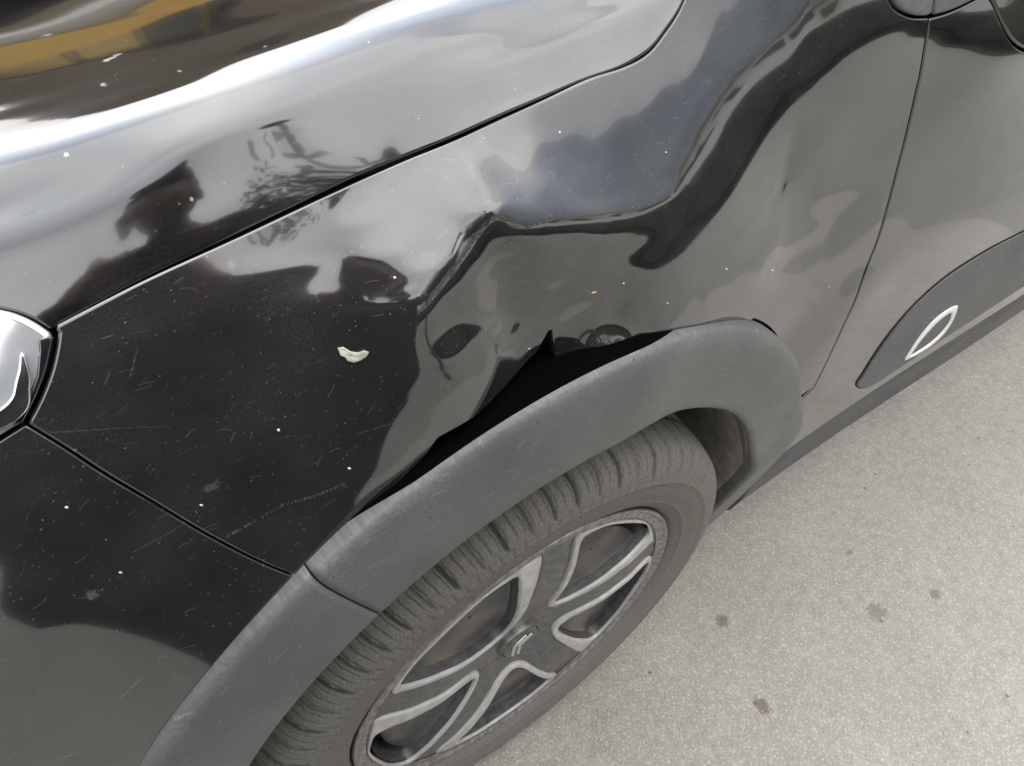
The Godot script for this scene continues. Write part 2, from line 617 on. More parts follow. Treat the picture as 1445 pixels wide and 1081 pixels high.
func make_surroundings() -> void:
	var dark := mat(lin(0.03, 0.03, 0.03), 0.9)
	setting("gutter", ring(5.6, 6.2, 0.006, -75.0, 110.0), dark)
	setting("pavement", ring(6.2, 7.5, 0.10, -75.0, 110.0), mat(lin(0.52, 0.45, 0.38), 0.9))
	setting("verge", ring(7.5, 9.2, 0.09, -75.0, 110.0), mat(lin(0.05, 0.05, 0.04), 0.9))
	# a low clipped hedge round the lot
	var h := Mesher.new()
	var rows := []
	var nz := noise(1.7, 3, 77)
	for k in 401:
		var a := deg_to_rad(lerpf(-70.0, 105.0, k / 400.0))
		var d := Vector3(sin(a), 0, cos(a))
		var row := []
		for q in [[8.8, 0.0], [8.75, 0.35], [8.8, 0.8], [8.8, 1.2], [8.95, 1.42], [9.3, 1.46], [9.6, 1.35], [9.7, 0.8], [9.7, 0.0]]:
			var p: Vector3 = d * q[0] + Vector3(0, q[1], 0)
			row.append(p + (d * -0.1 + Vector3(0, 0.06, 0)) * nz.get_noise_3dv(p * 3.0) * (1.0 if q[1] > 0.0 else 0.0))
		rows.append(row)
	h.grid(rows, [], false, false)
	var hm := mat(Color.WHITE, 0.95)
	hm.albedo_texture = ntex(noise(0.09, 4, 78), 256, [lin(0.015, 0.016, 0.013), lin(0.05, 0.052, 0.04)], [0.3, 0.75])
	hm.uv1_triplanar = true
	var hd := part("hedge", h.done(), hm, self)
	hd.set_meta("label", "low dark clipped hedge curving round the edge of the lot")
	hd.set_meta("category", "hedge")
	# buildings beyond the hedge
	house("white_building", "white two storey house with red roof behind the hedge", Vector3(13.5, 0, 13.0), -134.0, Vector3(7.0, 5.4, 6.0), lin(0.75, 0.74, 0.7), lin(0.3, 0.14, 0.1))
	house("brick_building", "pinkish brick house with pale trim behind the hedge", Vector3(20.0, 0, 7.5), -112.0, Vector3(6.0, 4.6, 6.0), lin(0.45, 0.26, 0.22), lin(0.2, 0.18, 0.17))
	house("cream_building", "cream rendered house with grey roof behind the hedge and the lamp", Vector3(7.0, 0, 17.0), -158.0, Vector3(9.0, 4.4, 6.0), lin(0.62, 0.57, 0.47), lin(0.2, 0.2, 0.2))
	# the ochre building across the road
	var b := thing("roadside_building", "long ochre roadside building with brown roof, orange beam and a row of windows", "building", Vector3(0, 0, -14.5))
	var wall := Mesher.new(); wall.box(Vector3(-16, 0, -8), Vector3(18, 4.75, 0))
	part("wall", wall.done(), mat(lin(0.30, 0.23, 0.12), 0.85), b)
	var roof := Mesher.new(); roof.box(Vector3(-16.6, 4.75, -8.6), Vector3(18.6, 6.1, 0.5))
	part("roof", roof.done(), mat(lin(0.14, 0.105, 0.075), 0.85), b)
	var eave := Mesher.new(); eave.box(Vector3(-16.6, 6.1, 0.3), Vector3(18.6, 6.2, 0.62))
	part("gutter_rail", eave.done(), mat(lin(0.45, 0.22, 0.09), 0.6), b)
	var beam := Mesher.new(); beam.box(Vector3(-16, 3.62, 0.0), Vector3(18, 3.92, 0.35))
	part("orange_beam", beam.done(), mat(lin(0.62, 0.36, 0.05), 0.6), b)
	var band := Mesher.new(); band.box(Vector3(-16, 3.12, 0.0), Vector3(18, 3.62, 0.2))
	part("grey_fascia", band.done(), mat(lin(0.34, 0.33, 0.29), 0.6), b)
	var strip := Mesher.new(); strip.box(Vector3(-16, 2.98, 0.0), Vector3(18, 3.12, 0.3))
	part("white_strip", strip.done(), mat(lin(0.8, 0.8, 0.78), 0.5), b)
	var glass := mat(lin(0.03, 0.035, 0.035), 0.1)
	var yellow := mat(lin(0.5, 0.38, 0.14), 0.6)
	var pane := Mesher.new(); pane.box(Vector3(-0.45, 0, 0), Vector3(0.45, 0.78, 0.06))
	var pm := pane.done()
	for k in 30:
		var o := part("window" if (k / 4) % 2 == 0 else "wall_panel", pm, glass if (k / 4) % 2 == 0 else yellow, b)
		o.position = Vector3(-15.0 + k * 1.08, 3.95, 0.0)
	for k in 7:
		var dm := Mesher.new(); dm.box(Vector3(-0.7, 0, 0), Vector3(0.7, 2.1, 0.07))
		var o := part("door", dm.done(), glass, b)
		o.position = Vector3(-12.0 + k * 4.4, 0.0, 0.0)
	# dark bushy tree in front of the lamp
	var tr := thing("bushy_tree", "dark bushy evergreen tree growing in front of the street lamp", "tree", Vector3(0.72, 0, 2.35))
	part("trunk", tube([Vector3.ZERO, Vector3(0.03, 0.7, 0.02), Vector3(-0.02, 1.5, 0.0), Vector3(0.05, 2.6, 0.03)], 0.09, 10, 0.35), mat(lin(0.08, 0.06, 0.045), 0.9), tr)
	var lv := Mesher.new()
	var lr := RandomNumberGenerator.new()
	lr.seed = 404
	for k in 4200:
		var d := Vector3(lr.randfn(), lr.randfn(), lr.randfn()).normalized()
		var lump := 0.78 + 0.22 * sin(d.x * 5.0 + 1.0) * cos(d.y * 4.0) + 0.12 * sin(d.z * 9.0)
		var c := Vector3(0, 2.3, 0) + d * Vector3(0.92, 1.12, 0.92) * lump * pow(lr.randf(), 0.3)
		var a := Vector3(lr.randfn(), lr.randfn(), lr.randfn()).normalized() * 0.05
		var b2 := a.cross(d).normalized() * 0.025
		lv.flat(c - a, c + b2, c + a, c - b2, d)
	part("crown", lv.done(), mat(lin(0.022, 0.028, 0.016), 0.8), tr)
	# street lamp behind the photographer
	var l := thing("street_lamp", "tall grey street lamp with round head and side bracket", "street lamp", LAMP_AT)
	var grey := mat(lin(0.12, 0.12, 0.12), 0.6)
	part("pole", tube([Vector3.ZERO, Vector3(0, LAMP_H * 0.5, 0), Vector3(0, LAMP_H, 0)], LAMP_H * 0.007, 10, 0.6), grey, l)
	var hm2 := Mesher.new()
	var hr := []
	for k in 20:
		var a := TAU * k / 20.0
		var row := []
		for q in [[0.0, 0.5], [0.7, 0.42], [1.0, 0.1], [0.9, -0.05], [0.0, -0.1]]:
			row.append(Vector3(cos(a) * q[0], q[1], sin(a) * q[0]) * LAMP_H * 0.045)
		hr.append(row)
	hm2.grid(hr, [], true, true)
	var head := part("lamp_head", hm2.done(), grey, l)
	head.position = Vector3(0, LAMP_H, 0)
	for k in 4:
		var a := k * 2.4
		part("bracket", tube([Vector3(0, LAMP_H * (0.88 + 0.012 * k), 0), Vector3(cos(a) * 0.015, 0.89 + 0.013 * k, sin(a) * 0.015) * LAMP_H, Vector3(cos(a) * 0.028, 0.905 + 0.011 * k, sin(a) * 0.028) * LAMP_H], LAMP_H * 0.006, 6), grey, l)

const LAMP_AT := Vector3(0.93, 0, 2.7)
const LAMP_H := 4.6

func house(called: String, label: String, at: Vector3, turn: float, size: Vector3, wall_c: Color, roof_c: Color) -> void:
	var b := thing(called, label, "building", at)
	b.rotation_degrees.y = turn
	var w := Mesher.new(); w.box(Vector3(-size.x / 2, 0, -size.z), Vector3(size.x / 2, size.y, 0))
	part("wall", w.done(), mat(wall_c, 0.85), b)
	var r := Mesher.new()
	var e := 0.4
	var A := Vector3(-size.x / 2 - e, size.y, e)
	var B := Vector3(size.x / 2 + e, size.y, e)
	var C := Vector3(size.x / 2 + e, size.y, -size.z - e)
	var D := Vector3(-size.x / 2 - e, size.y, -size.z - e)
	var E1 := Vector3(-size.x / 2 + 1.0, size.y + 0.9, -size.z / 2)
	var F1 := Vector3(size.x / 2 - 1.0, size.y + 0.9, -size.z / 2)
	r.flat(A, B, F1, E1, Vector3(0, 1, 1)); r.flat(C, D, E1, F1, Vector3(0, 1, -1))
	r.flat(B, C, F1, F1, Vector3(1, 1, 0)); r.flat(D, A, E1, E1, Vector3(-1, 1, 0))
	r.flat(A, B, C, D, Vector3.DOWN)
	part("roof", r.done(), mat(roof_c, 0.8), b)
	var p := Mesher.new(); p.box(Vector3(-0.5, 0, 0), Vector3(0.5, 1.2, 0.05))
	var pm := p.done()
	for k in 4:
		var o := part("window", pm, mat(lin(0.04, 0.05, 0.06), 0.15), b)
		o.position = Vector3(-size.x / 2 + size.x * (k + 0.5) / 4.0, size.y - 1.9, 0)

# ---------------------------------------------------------------- the car
# control nets of the two pressed sheets (50ths of a millimetre)
const SIDE_X := [[-0.6, -0.2, 2], [-0.2, -0.13, 2], [-0.13, 0.26, 27], [0.26, 0.6, 4], [0.6, 1.7, 2]]
const SIDE_S := [[-0.5, 0, 2], [0, 0.12, 3], [0.12, 0.18, 4], [0.18, 0.3, 18], [0.3, 0.34, 4], [0.34, 0.52, 2]]
const HOOD_X := [[-0.62, -0.4, 2], [-0.4, 0.16, 6], [0.16, 0.36, 1]]
const HOOD_S := [[-0.12, -0.02, 2], [-0.02, 0.04, 3], [0.04, 0.2, 20], [0.2, 0.34, 5], [0.34, 0.8, 3]]
const SIDE_NET := [
	-14497, -11898, -6989, -1947, 369, 1160, 1476, 1964, 1864, 1851, 1983, 2122, 2110, 2085, 2038, 1975, 1959, 2019, 1988, 1985, 2008, 1997, 1949, 1888, 1818, 1771, 1719, 1665, 1610, 1561, 1491, 1426, 1188, 722, 273, 48,
	-14074, -11602, -6339, -1830, 1120, 1852, 2426, 2360, 2723, 2902, 2803, 2657, 2658, 2666, 2685, 2713, 2680, 2561, 2528, 2464, 2376, 2325, 2312, 2312, 2319, 2297, 2278, 2257, 2221, 2157, 2096, 2025, 1748, 1238, 793, 566,
	-13363, -10795, -5583, -542, 534, 1699, 2471, 3432, 3405, 3554, 3922, 4243, 4318, 4367, 4374, 4342, 4347, 4423, 4389, 4373, 4346, 4271, 4137, 3981, 3820, 3701, 3577, 3459, 3343, 3245, 3128, 3030, 2711, 2330, 1862, 1642,
	-12704, -10061, -4891, 1020, 3199, 3269, 3608, 3429, 3658, 3696, 3839, 3877, 3946, 3981, 4023, 4092, 4175, 4241, 4300, 4322, 4378, 4409, 4450, 4489, 4509, 4489, 4481, 4471, 4443, 4382, 4324, 4251, 3956, 3298, 2852, 2616,
	-12676, -10030, -4776, 877, 2977, 3811, 3876, 4565, 4809, 5052, 5125, 5201, 5237, 5290, 5335, 5383, 5391, 5364, 5339, 5371, 5364, 5331, 5250, 5150, 5068, 5025, 4931, 4835, 4756, 4691, 4579, 4479, 4120, 3701, 3338, 3157,
	-12682, -10066, -4747, 755, 2978, 3649, 4219, 4408, 4793, 5075, 5369, 5500, 5669, 5763, 5869, 5960, 6071, 6183, 6269, 6284, 6224, 5957, 5841, 5742, 5610, 5397, 5250, 5137, 4907, 4726, 4611, 4509, 4190, 3833, 3494, 3322,
	-12718, -10089, -4776, 670, 2906, 3650, 4137, 4645, 4857, 5168, 5480, 5667, 5684, 5783, 5790, 5793, 5793, 5878, 5996, 6101, 6167, 6207, 6082, 5856, 5741, 5620, 5453, 5289, 5147, 4975, 4794, 4650, 4235, 3949, 3611, 3458,
	-12743, -10117, -4796, 600, 2863, 3604, 4139, 4534, 4802, 5100, 5347, 5434, 5506, 5574, 5623, 5662, 5707, 5800, 5904, 6037, 6105, 6156, 6227, 6135, 5958, 5785, 5655, 5508, 5309, 5099, 4899, 4742, 4278, 4023, 3697, 3551,
	-12776, -10148, -4827, 525, 2811, 3565, 4093, 4467, 4628, 4939, 5172, 5308, 5408, 5424, 5476, 5484, 5532, 5635, 5725, 5796, 5921, 5989, 6005, 6083, 6087, 6006, 5890, 5691, 5498, 5274, 5008, 4830, 4332, 4096, 3785, 3650,
	-12815, -10186, -4864, 444, 2757, 3517, 4050, 4343, 4483, 4687, 4869, 4920, 4930, 4984, 5088, 5074, 5199, 5283, 5432, 5557, 5641, 5856, 6001, 6079, 6202, 6251, 5989, 5868, 5666, 5388, 5103, 4905, 4402, 4167, 3880, 3752,
	-12859, -10229, -4907, 358, 2702, 3471, 4002, 4236, 4300, 4512, 4592, 4781, 4843, 4875, 4915, 5108, 5172, 5325, 5451, 5593, 5755, 5985, 6108, 6168, 6162, 6091, 5934, 5740, 5545, 5389, 5189, 5000, 4473, 4241, 3977, 3859,
	-12909, -10278, -4956, 266, 2646, 3428, 3964, 4145, 4162, 4273, 4632, 4738, 4835, 4928, 5050, 5156, 5315, 5465, 5633, 5819, 5974, 6084, 6155, 6151, 6072, 5930, 5799, 5666, 5496, 5301, 5192, 5074, 4550, 4317, 4078, 3970,
	-12963, -10332, -5009, 168, 2590, 3390, 3943, 4092, 3978, 4407, 4591, 4734, 4843, 4953, 5069, 5223, 5415, 5548, 5663, 5826, 5914, 6020, 6047, 6026, 5932, 5869, 5743, 5623, 5501, 5365, 5220, 5114, 4630, 4392, 4184, 4084,
	-13024, -10390, -5068, 67, 2532, 3366, 3914, 4219, 3991, 4327, 4497, 4701, 4879, 5037, 5162, 5278, 5457, 5570, 5709, 5777, 5912, 5979, 5988, 5921, 5831, 5727, 5634, 5536, 5433, 5337, 5236, 5150, 4702, 4475, 4291, 4204,
	-13086, -10456, -5126, -42, 2479, 3327, 3965, 4094, 4273, 4401, 4622, 4768, 4971, 5113, 5238, 5360, 5444, 5565, 5635, 5813, 5891, 5922, 5895, 5778, 5715, 5633, 5557, 5482, 5402, 5316, 5224, 5148, 4775, 4557, 4404, 4326,
	-13153, -10527, -5188, -155, 2424, 3285, 4046, 4052, 4704, 4597, 4700, 4901, 5026, 5156, 5266, 5370, 5487, 5581, 5720, 5805, 5829, 5849, 5765, 5708, 5642, 5579, 5499, 5442, 5375, 5308, 5234, 5162, 4838, 4646, 4518, 4453,
	-13233, -10592, -5266, -259, 2350, 3313, 3900, 5091, 4573, 4567, 4729, 4955, 5096, 5189, 5284, 5382, 5453, 5561, 5667, 5726, 5774, 5762, 5674, 5633, 5586, 5538, 5489, 5434, 5375, 5306, 5241, 5177, 4897, 4739, 4636, 4584,
	-13304, -10675, -5327, -383, 2297, 3231, 4047, 4449, 4555, 4714, 4985, 5048, 5176, 5284, 5372, 5428, 5498, 5585, 5657, 5726, 5753, 5695, 5639, 5589, 5546, 5506, 5466, 5428, 5384, 5324, 5261, 5200, 4953, 4836, 4758, 4719,
	-13386, -10753, -5402, -499, 2225, 3196, 3987, 4539, 4522, 4854, 5019, 5210, 5281, 5357, 5406, 5453, 5506, 5588, 5653, 5694, 5713, 5664, 5611, 5570, 5531, 5497, 5464, 5431, 5390, 5346, 5290, 5231, 5008, 4937, 4884, 4858,
	-13470, -10835, -5476, -618, 2150, 3138, 3947, 4454, 4696, 4921, 5058, 5216, 5319, 5377, 5441, 5479, 5539, 5573, 5607, 5643, 5679, 5613, 5578, 5546, 5526, 5501, 5475, 5448, 5422, 5378, 5322, 5273, 5062, 5044, 5014, 5003,
	-13558, -10920, -5553, -737, 2067, 3074, 3880, 4426, 4668, 4902, 5072, 5213, 5289, 5351, 5399, 5459, 5501, 5550, 5581, 5611, 5653, 5641, 5588, 5592, 5556, 5525, 5494, 5465, 5429, 5426, 5363, 5309, 5123, 5153, 5150, 5152,
	-13648, -11007, -5629, -858, 1979, 2997, 3812, 4358, 4631, 4842, 5011, 5130, 5213, 5283, 5335, 5382, 5436, 5478, 5509, 5531, 5542, 5565, 5581, 5559, 5553, 5541, 5521, 5497, 5474, 5441, 5406, 5364, 5184, 5272, 5290, 5308,
	-13741, -11096, -5705, -979, 1885, 2913, 3731, 4302, 4537, 4764, 4889, 5023, 5106, 5183, 5244, 5296, 5341, 5383, 5417, 5449, 5481, 5498, 5522, 5543, 5541, 5533, 5534, 5533, 5511, 5493, 5463, 5417, 5261, 5392, 5439, 5466,
	-13835, -11187, -5779, -1100, 1786, 2821, 3643, 4222, 4495, 4659, 4793, 4921, 4998, 5070, 5134, 5191, 5244, 5290, 5327, 5360, 5388, 5427, 5454, 5479, 5506, 5525, 5529, 5528, 5539, 5528, 5512, 5533, 5340, 5530, 5585, 5637,
	-13932, -11279, -5851, -1222, 1682, 2722, 3548, 4109, 4367, 4556, 4685, 4797, 4871, 4942, 5010, 5078, 5141, 5195, 5240, 5278, 5310, 5340, 5384, 5423, 5454, 5485, 5520, 5544, 5549, 5570, 5549, 5565, 5503, 5623, 5762, 5794,
	-14030, -11374, -5920, -1343, 1574, 2617, 3444, 3995, 4244, 4413, 4559, 4664, 4748, 4824, 4886, 4947, 5014, 5077, 5134, 5184, 5225, 5264, 5296, 5335, 5387, 5433, 5473, 5520, 5566, 5579, 5624, 5617, 5600, 5782, 5915, 5975,
	-14128, -11470, -5984, -1464, 1463, 2507, 3337, 3867, 4110, 4296, 4410, 4503, 4585, 4677, 4745, 4809, 4872, 4941, 5008, 5074, 5136, 5189, 5240, 5285, 5330, 5393, 5452, 5501, 5569, 5636, 5662, 5696, 5710, 5937, 6083, 6150,
	-14227, -11567, -6044, -1583, 1350, 2390, 3226, 3737, 3950, 4162, 4266, 4363, 4441, 4517, 4589, 4662, 4730, 4798, 4873, 4953, 5032, 5109, 5179, 5244, 5308, 5364, 5437, 5502, 5574, 5656, 5731, 5765, 5817, 6110, 6246, 6333,
	-14326, -11666, -6099, -1699, 1236, 2268, 3111, 3598, 3800, 4005, 4117, 4202, 4267, 4349, 4430, 4511, 4597, 4680, 4755, 4838, 4926, 5012, 5103, 5190, 5271, 5361, 5436, 5516, 5594, 5688, 5773, 5849, 5974, 6259, 6425, 6508,
	-14424, -11767, -6146, -1814, 1123, 2138, 2980, 3449, 3628, 3848, 3961, 4046, 4103, 4160, 4239, 4328, 4437, 4521, 4619, 4723, 4825, 4935, 5035, 5141, 5242, 5333, 5432, 5525, 5622, 5725, 5827, 5911, 6129, 6429, 6591, 6693,
	-14521, -11867, -6190, -1920, 1008, 2027, 2794, 3246, 3442, 3668, 3812, 3892, 3950, 4009, 4073, 4159, 4253, 4381, 4493, 4601, 4731, 4863, 4999, 5112, 5229, 5347, 5450, 5571, 5671, 5787, 5914, 6028, 6327, 6574, 6768, 6867,
	-14615, -11971, -6227, -2020, 895, 1914, 2647, 2952, 3268, 3511, 3662, 3787, 3856, 3917, 3964, 4009, 4066, 4152, 4280, 4420, 4563, 4728, 4918, 5106, 5227, 5354, 5471, 5579, 5706, 5790, 5933, 6093, 6528, 6718, 6938, 7039,
	-14868, -12229, -6333, -2242, 584, 1774, 2194, 2490, 2768, 2926, 3137, 3327, 3481, 3651, 3837, 4024, 4200, 4360, 4493, 4622, 4767, 4880, 4992, 5119, 5280, 5441, 5618, 5786, 5954, 6173, 6336, 6472, 7094, 7079, 7366, 7481,
	-15240, -12638, -6524, -2277, -74, 1347, 1715, 2127, 2447, 2843, 3222, 3459, 3588, 3703, 3808, 3926, 4064, 4220, 4399, 4587, 4765, 4967, 5171, 5373, 5548, 5719, 5880, 6060, 6297, 6480, 6769, 6945, 7385, 7555, 7912, 8067,
	-15620, -12976, -6871, -2079, 1348, 1424, 2343, 2881, 3151, 3415, 3619, 3796, 3939, 4092, 4258, 4419, 4574, 4726, 4878, 5036, 5208, 5378, 5553, 5731, 5911, 6081, 6246, 6383, 6504, 6683, 6720, 6797, 7013, 7773, 8278, 8539,
	-15812, -13076, -7018, -2229, 740, 1826, 2425, 2932, 3280, 3648, 3976, 4247, 4446, 4653, 4876, 5094, 5310, 5527, 5741, 5961, 6157, 6333, 6489, 6625, 6747, 6855, 6950, 7037, 7100, 7168, 7273, 7367, 7715, 8204, 8786, 9067,
	-15912, -13154, -7255, -2630, 1296, 2602, 3610, 4282, 4660, 5011, 5270, 5459, 5588, 5713, 5831, 5941, 6042, 6132, 6214, 6282, 6359, 6441, 6529, 6624, 6722, 6823, 6927, 7033, 7179, 7344, 7503, 7669, 8266, 9312, 10196, 10647,
	-15882, -13034, -7882, -274, 1921, 2733, 3271, 3672, 3967, 4265, 4516, 4711, 4846, 4981, 5116, 5259, 5411, 5573, 5743, 5927, 6099, 6264, 6421, 6570, 6714, 6855, 6991, 7126, 7255, 7405, 7603, 7792, 8489, 9620, 10742, 11293,
	-15850, -13098, -7441, -1763, 1415, 2463, 3298, 3889, 4234, 4572, 4838, 5041, 5187, 5331, 5477, 5615, 5745, 5867, 5981, 6083, 6193, 6308, 6427, 6551, 6677, 6804, 6933, 7062, 7234, 7425, 7617, 7815, 8535, 9807, 10970, 11560,
	-15799, -13003, -7520, -1424, 1361, 2372, 3085, 3592, 3935, 4271, 4543, 4748, 4889, 5028, 5164, 5305, 5451, 5603, 5761, 5928, 6086, 6239, 6387, 6530, 6670, 6809, 6945, 7081, 7220, 7383, 7588, 7787, 8520, 9746, 10924, 11506]
# the hood
const HOOD_NET := [
	-5810, -5469, -4748, -4018, -3296, -3033, -2612, -2635, -2432, -2299, -2163, -2034, -1937, -1886, -1804, -1743, -1670, -1624, -1585, -1547, -1523, -1504, -1500, -1496, -1514, -1519, -1564, -1670, -1875, -2136, -2486, -3371, -5598, -8268, -9701, -10382,
	-5383, -5033, -4366, -3564, -3177, -2627, -2444, -1969, -1922, -1835, -1776, -1728, -1658, -1552, -1499, -1444, -1422, -1391, -1372, -1370, -1370, -1382, -1394, -1421, -1441, -1489, -1566, -1716, -1992, -2326, -2651, -3775, -5981, -8686, -10020, -10742,
	-4526, -4150, -3359, -2439, -1600, -1592, -1411, -1722, -1605, -1520, -1408, -1297, -1237, -1244, -1211, -1196, -1157, -1148, -1145, -1140, -1153, -1173, -1214, -1258, -1328, -1382, -1527, -1794, -2199, -2649, -3235, -4193, -6974, -9374, -10761, -11402,
	-4104, -3710, -2954, -2033, -1545, -697, -254, 464, 566, 651, 664, 638, 631, 662, 615, 548, 419, 287, 131, -56, -248, -454, -656, -872, -1074, -1305, -1701, -2265, -2992, -3686, -4213, -6248, -8446, -10444, -11513, -12167,
	-3730, -3268, -2328, -1195, -326, -76, 394, 51, 205, 278, 338, 360, 268, 23, -186, -427, -618, -840, -1061, -1261, -1475, -1692, -1931, -2156, -2409, -2621, -3053, -3704, -4632, -5457, -6489, -7180, -10714, -10634, -12089, -12648,
	-3490, -3022, -2053, -881, 510, 1154, 1505, 1907, 1855, 1855, 1839, 1577, 1210, 1010, 778, 562, 325, 94, -137, -375, -636, -888, -1134, -1392, -1626, -1881, -2346, -3035, -3888, -4809, -5618, -8802, -11669, -10790, -12437, -12948,
	-2394, -1999, -1153, -400, 704, 1173, 1495, 1729, 1917, 1952, 2035, 2052, 2050, 1745, 1474, 1207, 981, 748, 492, 249, 26, -203, -438, -666, -930, -1173, -1598, -2230, -3182, -4044, -5058, -6287, -9890, -10856, -12305, -13025,
	-442, -98, 585, 1604, 2042, 1790, 2250, 2362, 2361, 2547, 2518, 2594, 2510, 2474, 2323, 2098, 1863, 1629, 1416, 1199, 977, 759, 542, 320, 112, -126, -608, -1387, -2131, -2889, -3479, -5346, -8257, -10530, -12194, -13019,
	388, 517, 779, 836, 990, 1520, 1674, 2069, 2188, 2060, 2185, 2155, 2204, 2179, 2188, 2201, 2187, 2146, 2068, 1971, 1858, 1726, 1578, 1419, 1239, 1065, 752, 290, -496, -1276, -2135, -4078, -6989, -10081, -12012, -12989,
	3940, 4054, 4279, 4691, 4901, 4624, 4511, 4156, 4261, 4580, 4532, 4643, 4603, 4627, 4571, 4473, 4377, 4277, 4188, 4086, 3972, 3854, 3729, 3591, 3461, 3304, 2976, 2422, 1736, 943, 178, -1988, -5408, -9443, -11781, -12927,
	7159, 7229, 7371, 7472, 7428, 7705, 7791, 8220, 8030, 7615, 7642, 7429, 7383, 7216, 7120, 7041, 6935, 6814, 6662, 6507, 6350, 6180, 6001, 5820, 5610, 5414, 5068, 4544, 3700, 2862, 1925, -324, -4183, -9016, -11347, -12609,
	9031, 9102, 9251, 9359, 9492, 9308, 9226, 8752, 8836, 9086, 8911, 8942, 8803, 8761, 8641, 8490, 8349, 8203, 8067, 7917, 7752, 7582, 7406, 7217, 7041, 6840, 6441, 5816, 4994, 4071, 3155, 689, -3373, -8565, -11050, -12269]
# outlines on the flank, metres along it and up it
const HOOD_LINE := [-0.3115, 0.2855, -0.2623, 0.2954, -0.2126, 0.3030, -0.1618, 0.3111, -0.1118, 0.3184, -0.0736, 0.3229, -0.0422, 0.3272, -0.0023, 0.3323, 0.0342, 0.3372, 0.0649, 0.3391, 0.0880, 0.3441, 0.1063, 0.3550, 0.1173, 0.3632, 0.1248, 0.3709, 0.1324, 0.3808, 0.1399, 0.3928]
const LAMP_EDGE := [-0.3065, 0.2838, -0.3105, 0.2764, -0.3166, 0.2669, -0.3242, 0.2575, -0.3307, 0.2507, -0.3359, 0.2455]
const BUMPER_LINE := [-0.3359, 0.2455, -0.3256, 0.2278, -0.3157, 0.2088, -0.3025, 0.1856, -0.2905, 0.1636, -0.2775, 0.1413, -0.2631, 0.1187, -0.2504, 0.1008, -0.2358, 0.0825]
const DOOR_LINE := [0.3738, 0.3628, 0.3777, 0.3422, 0.3825, 0.3189, 0.3881, 0.2991, 0.4013, 0.2682, 0.4135, 0.2376, 0.4224, 0.2073, 0.4302, 0.1715, 0.4350, 0.1377, 0.4403, 0.0974, 0.4353, 0.0579, 0.4329, 0.0191, 0.4372, -0.0180, 0.4409, -0.0564, 0.4422, -0.0874]
const PILLAR_TRIM := [0.3017, 0.3710, 0.3133, 0.3504, 0.3213, 0.3395, 0.3295, 0.3329, 0.3424, 0.3271, 0.3587, 0.3222, 0.3825, 0.3189]
const WINDOW_LINE := [0.3825, 0.3189, 0.4116, 0.3191, 0.4417, 0.3224, 0.4630, 0.3260]
const MIRROR_LINE := [0.4630, 0.3260, 0.4764, 0.3157, 0.4930, 0.3002, 0.5149, 0.2827, 0.5371, 0.2709, 0.5619, 0.2626, 0.6077, 0.2523]
const LAMP_TOP := [-0.3315, 0.3056, -0.3242, 0.3015, -0.3194, 0.2982, -0.3150, 0.2939, -0.3114, 0.2891, -0.3088, 0.2846]
const LAMP_BOTTOM := [-0.3359, 0.2455, -0.3432, 0.2436, -0.3485, 0.2421, -0.3587, 0.2396]
const AIRBUMP := [0.9270, -0.0046, 0.8601, -0.0055, 0.7684, -0.0048, 0.6850, -0.0139, 0.6387, -0.0332, 0.6123, -0.0576, 0.5944, -0.0940, 0.5886, -0.1377, 0.5877, -0.1535, 0.6201, -0.1754, 0.6665, -0.1869, 0.7875, -0.1836, 0.9466, -0.1777, 1.0843, -0.1696, 1.1727, -0.1696]
const RING_OUT := [0.7167, -0.1632, 0.7146, -0.1295, 0.7258, -0.1026, 0.7540, -0.0934, 0.7845, -0.0961, 0.7978, -0.1066, 0.8154, -0.1373, 0.8153, -0.1606, 0.7963, -0.1716, 0.7560, -0.1717, 0.7290, -0.1668]
const RING_IN := [0.7304, -0.1607, 0.7305, -0.1360, 0.7465, -0.1137, 0.7673, -0.1061, 0.7859, -0.1100, 0.8024, -0.1323, 0.8000, -0.1511, 0.7811, -0.1618, 0.7528, -0.1635]
const FENDER_EDGE := [0.2091, 0.0915, 0.1433, 0.1162, 0.0992, 0.1292, 0.0562, 0.1361, 0.0206, 0.1420, -0.0020, 0.1462, -0.0217, 0.1531, -0.0266, 0.1687, -0.0288, 0.1826, -0.0347, 0.1760, -0.0413, 0.1684, -0.0563, 0.1632, -0.0785, 0.1555, -0.1033, 0.1478, -0.1212, 0.1465, -0.1318, 0.1453, -0.1420, 0.1358, -0.1559, 0.1283, -0.1757, 0.1170, -0.1991, 0.1034, -0.2134, 0.0925]
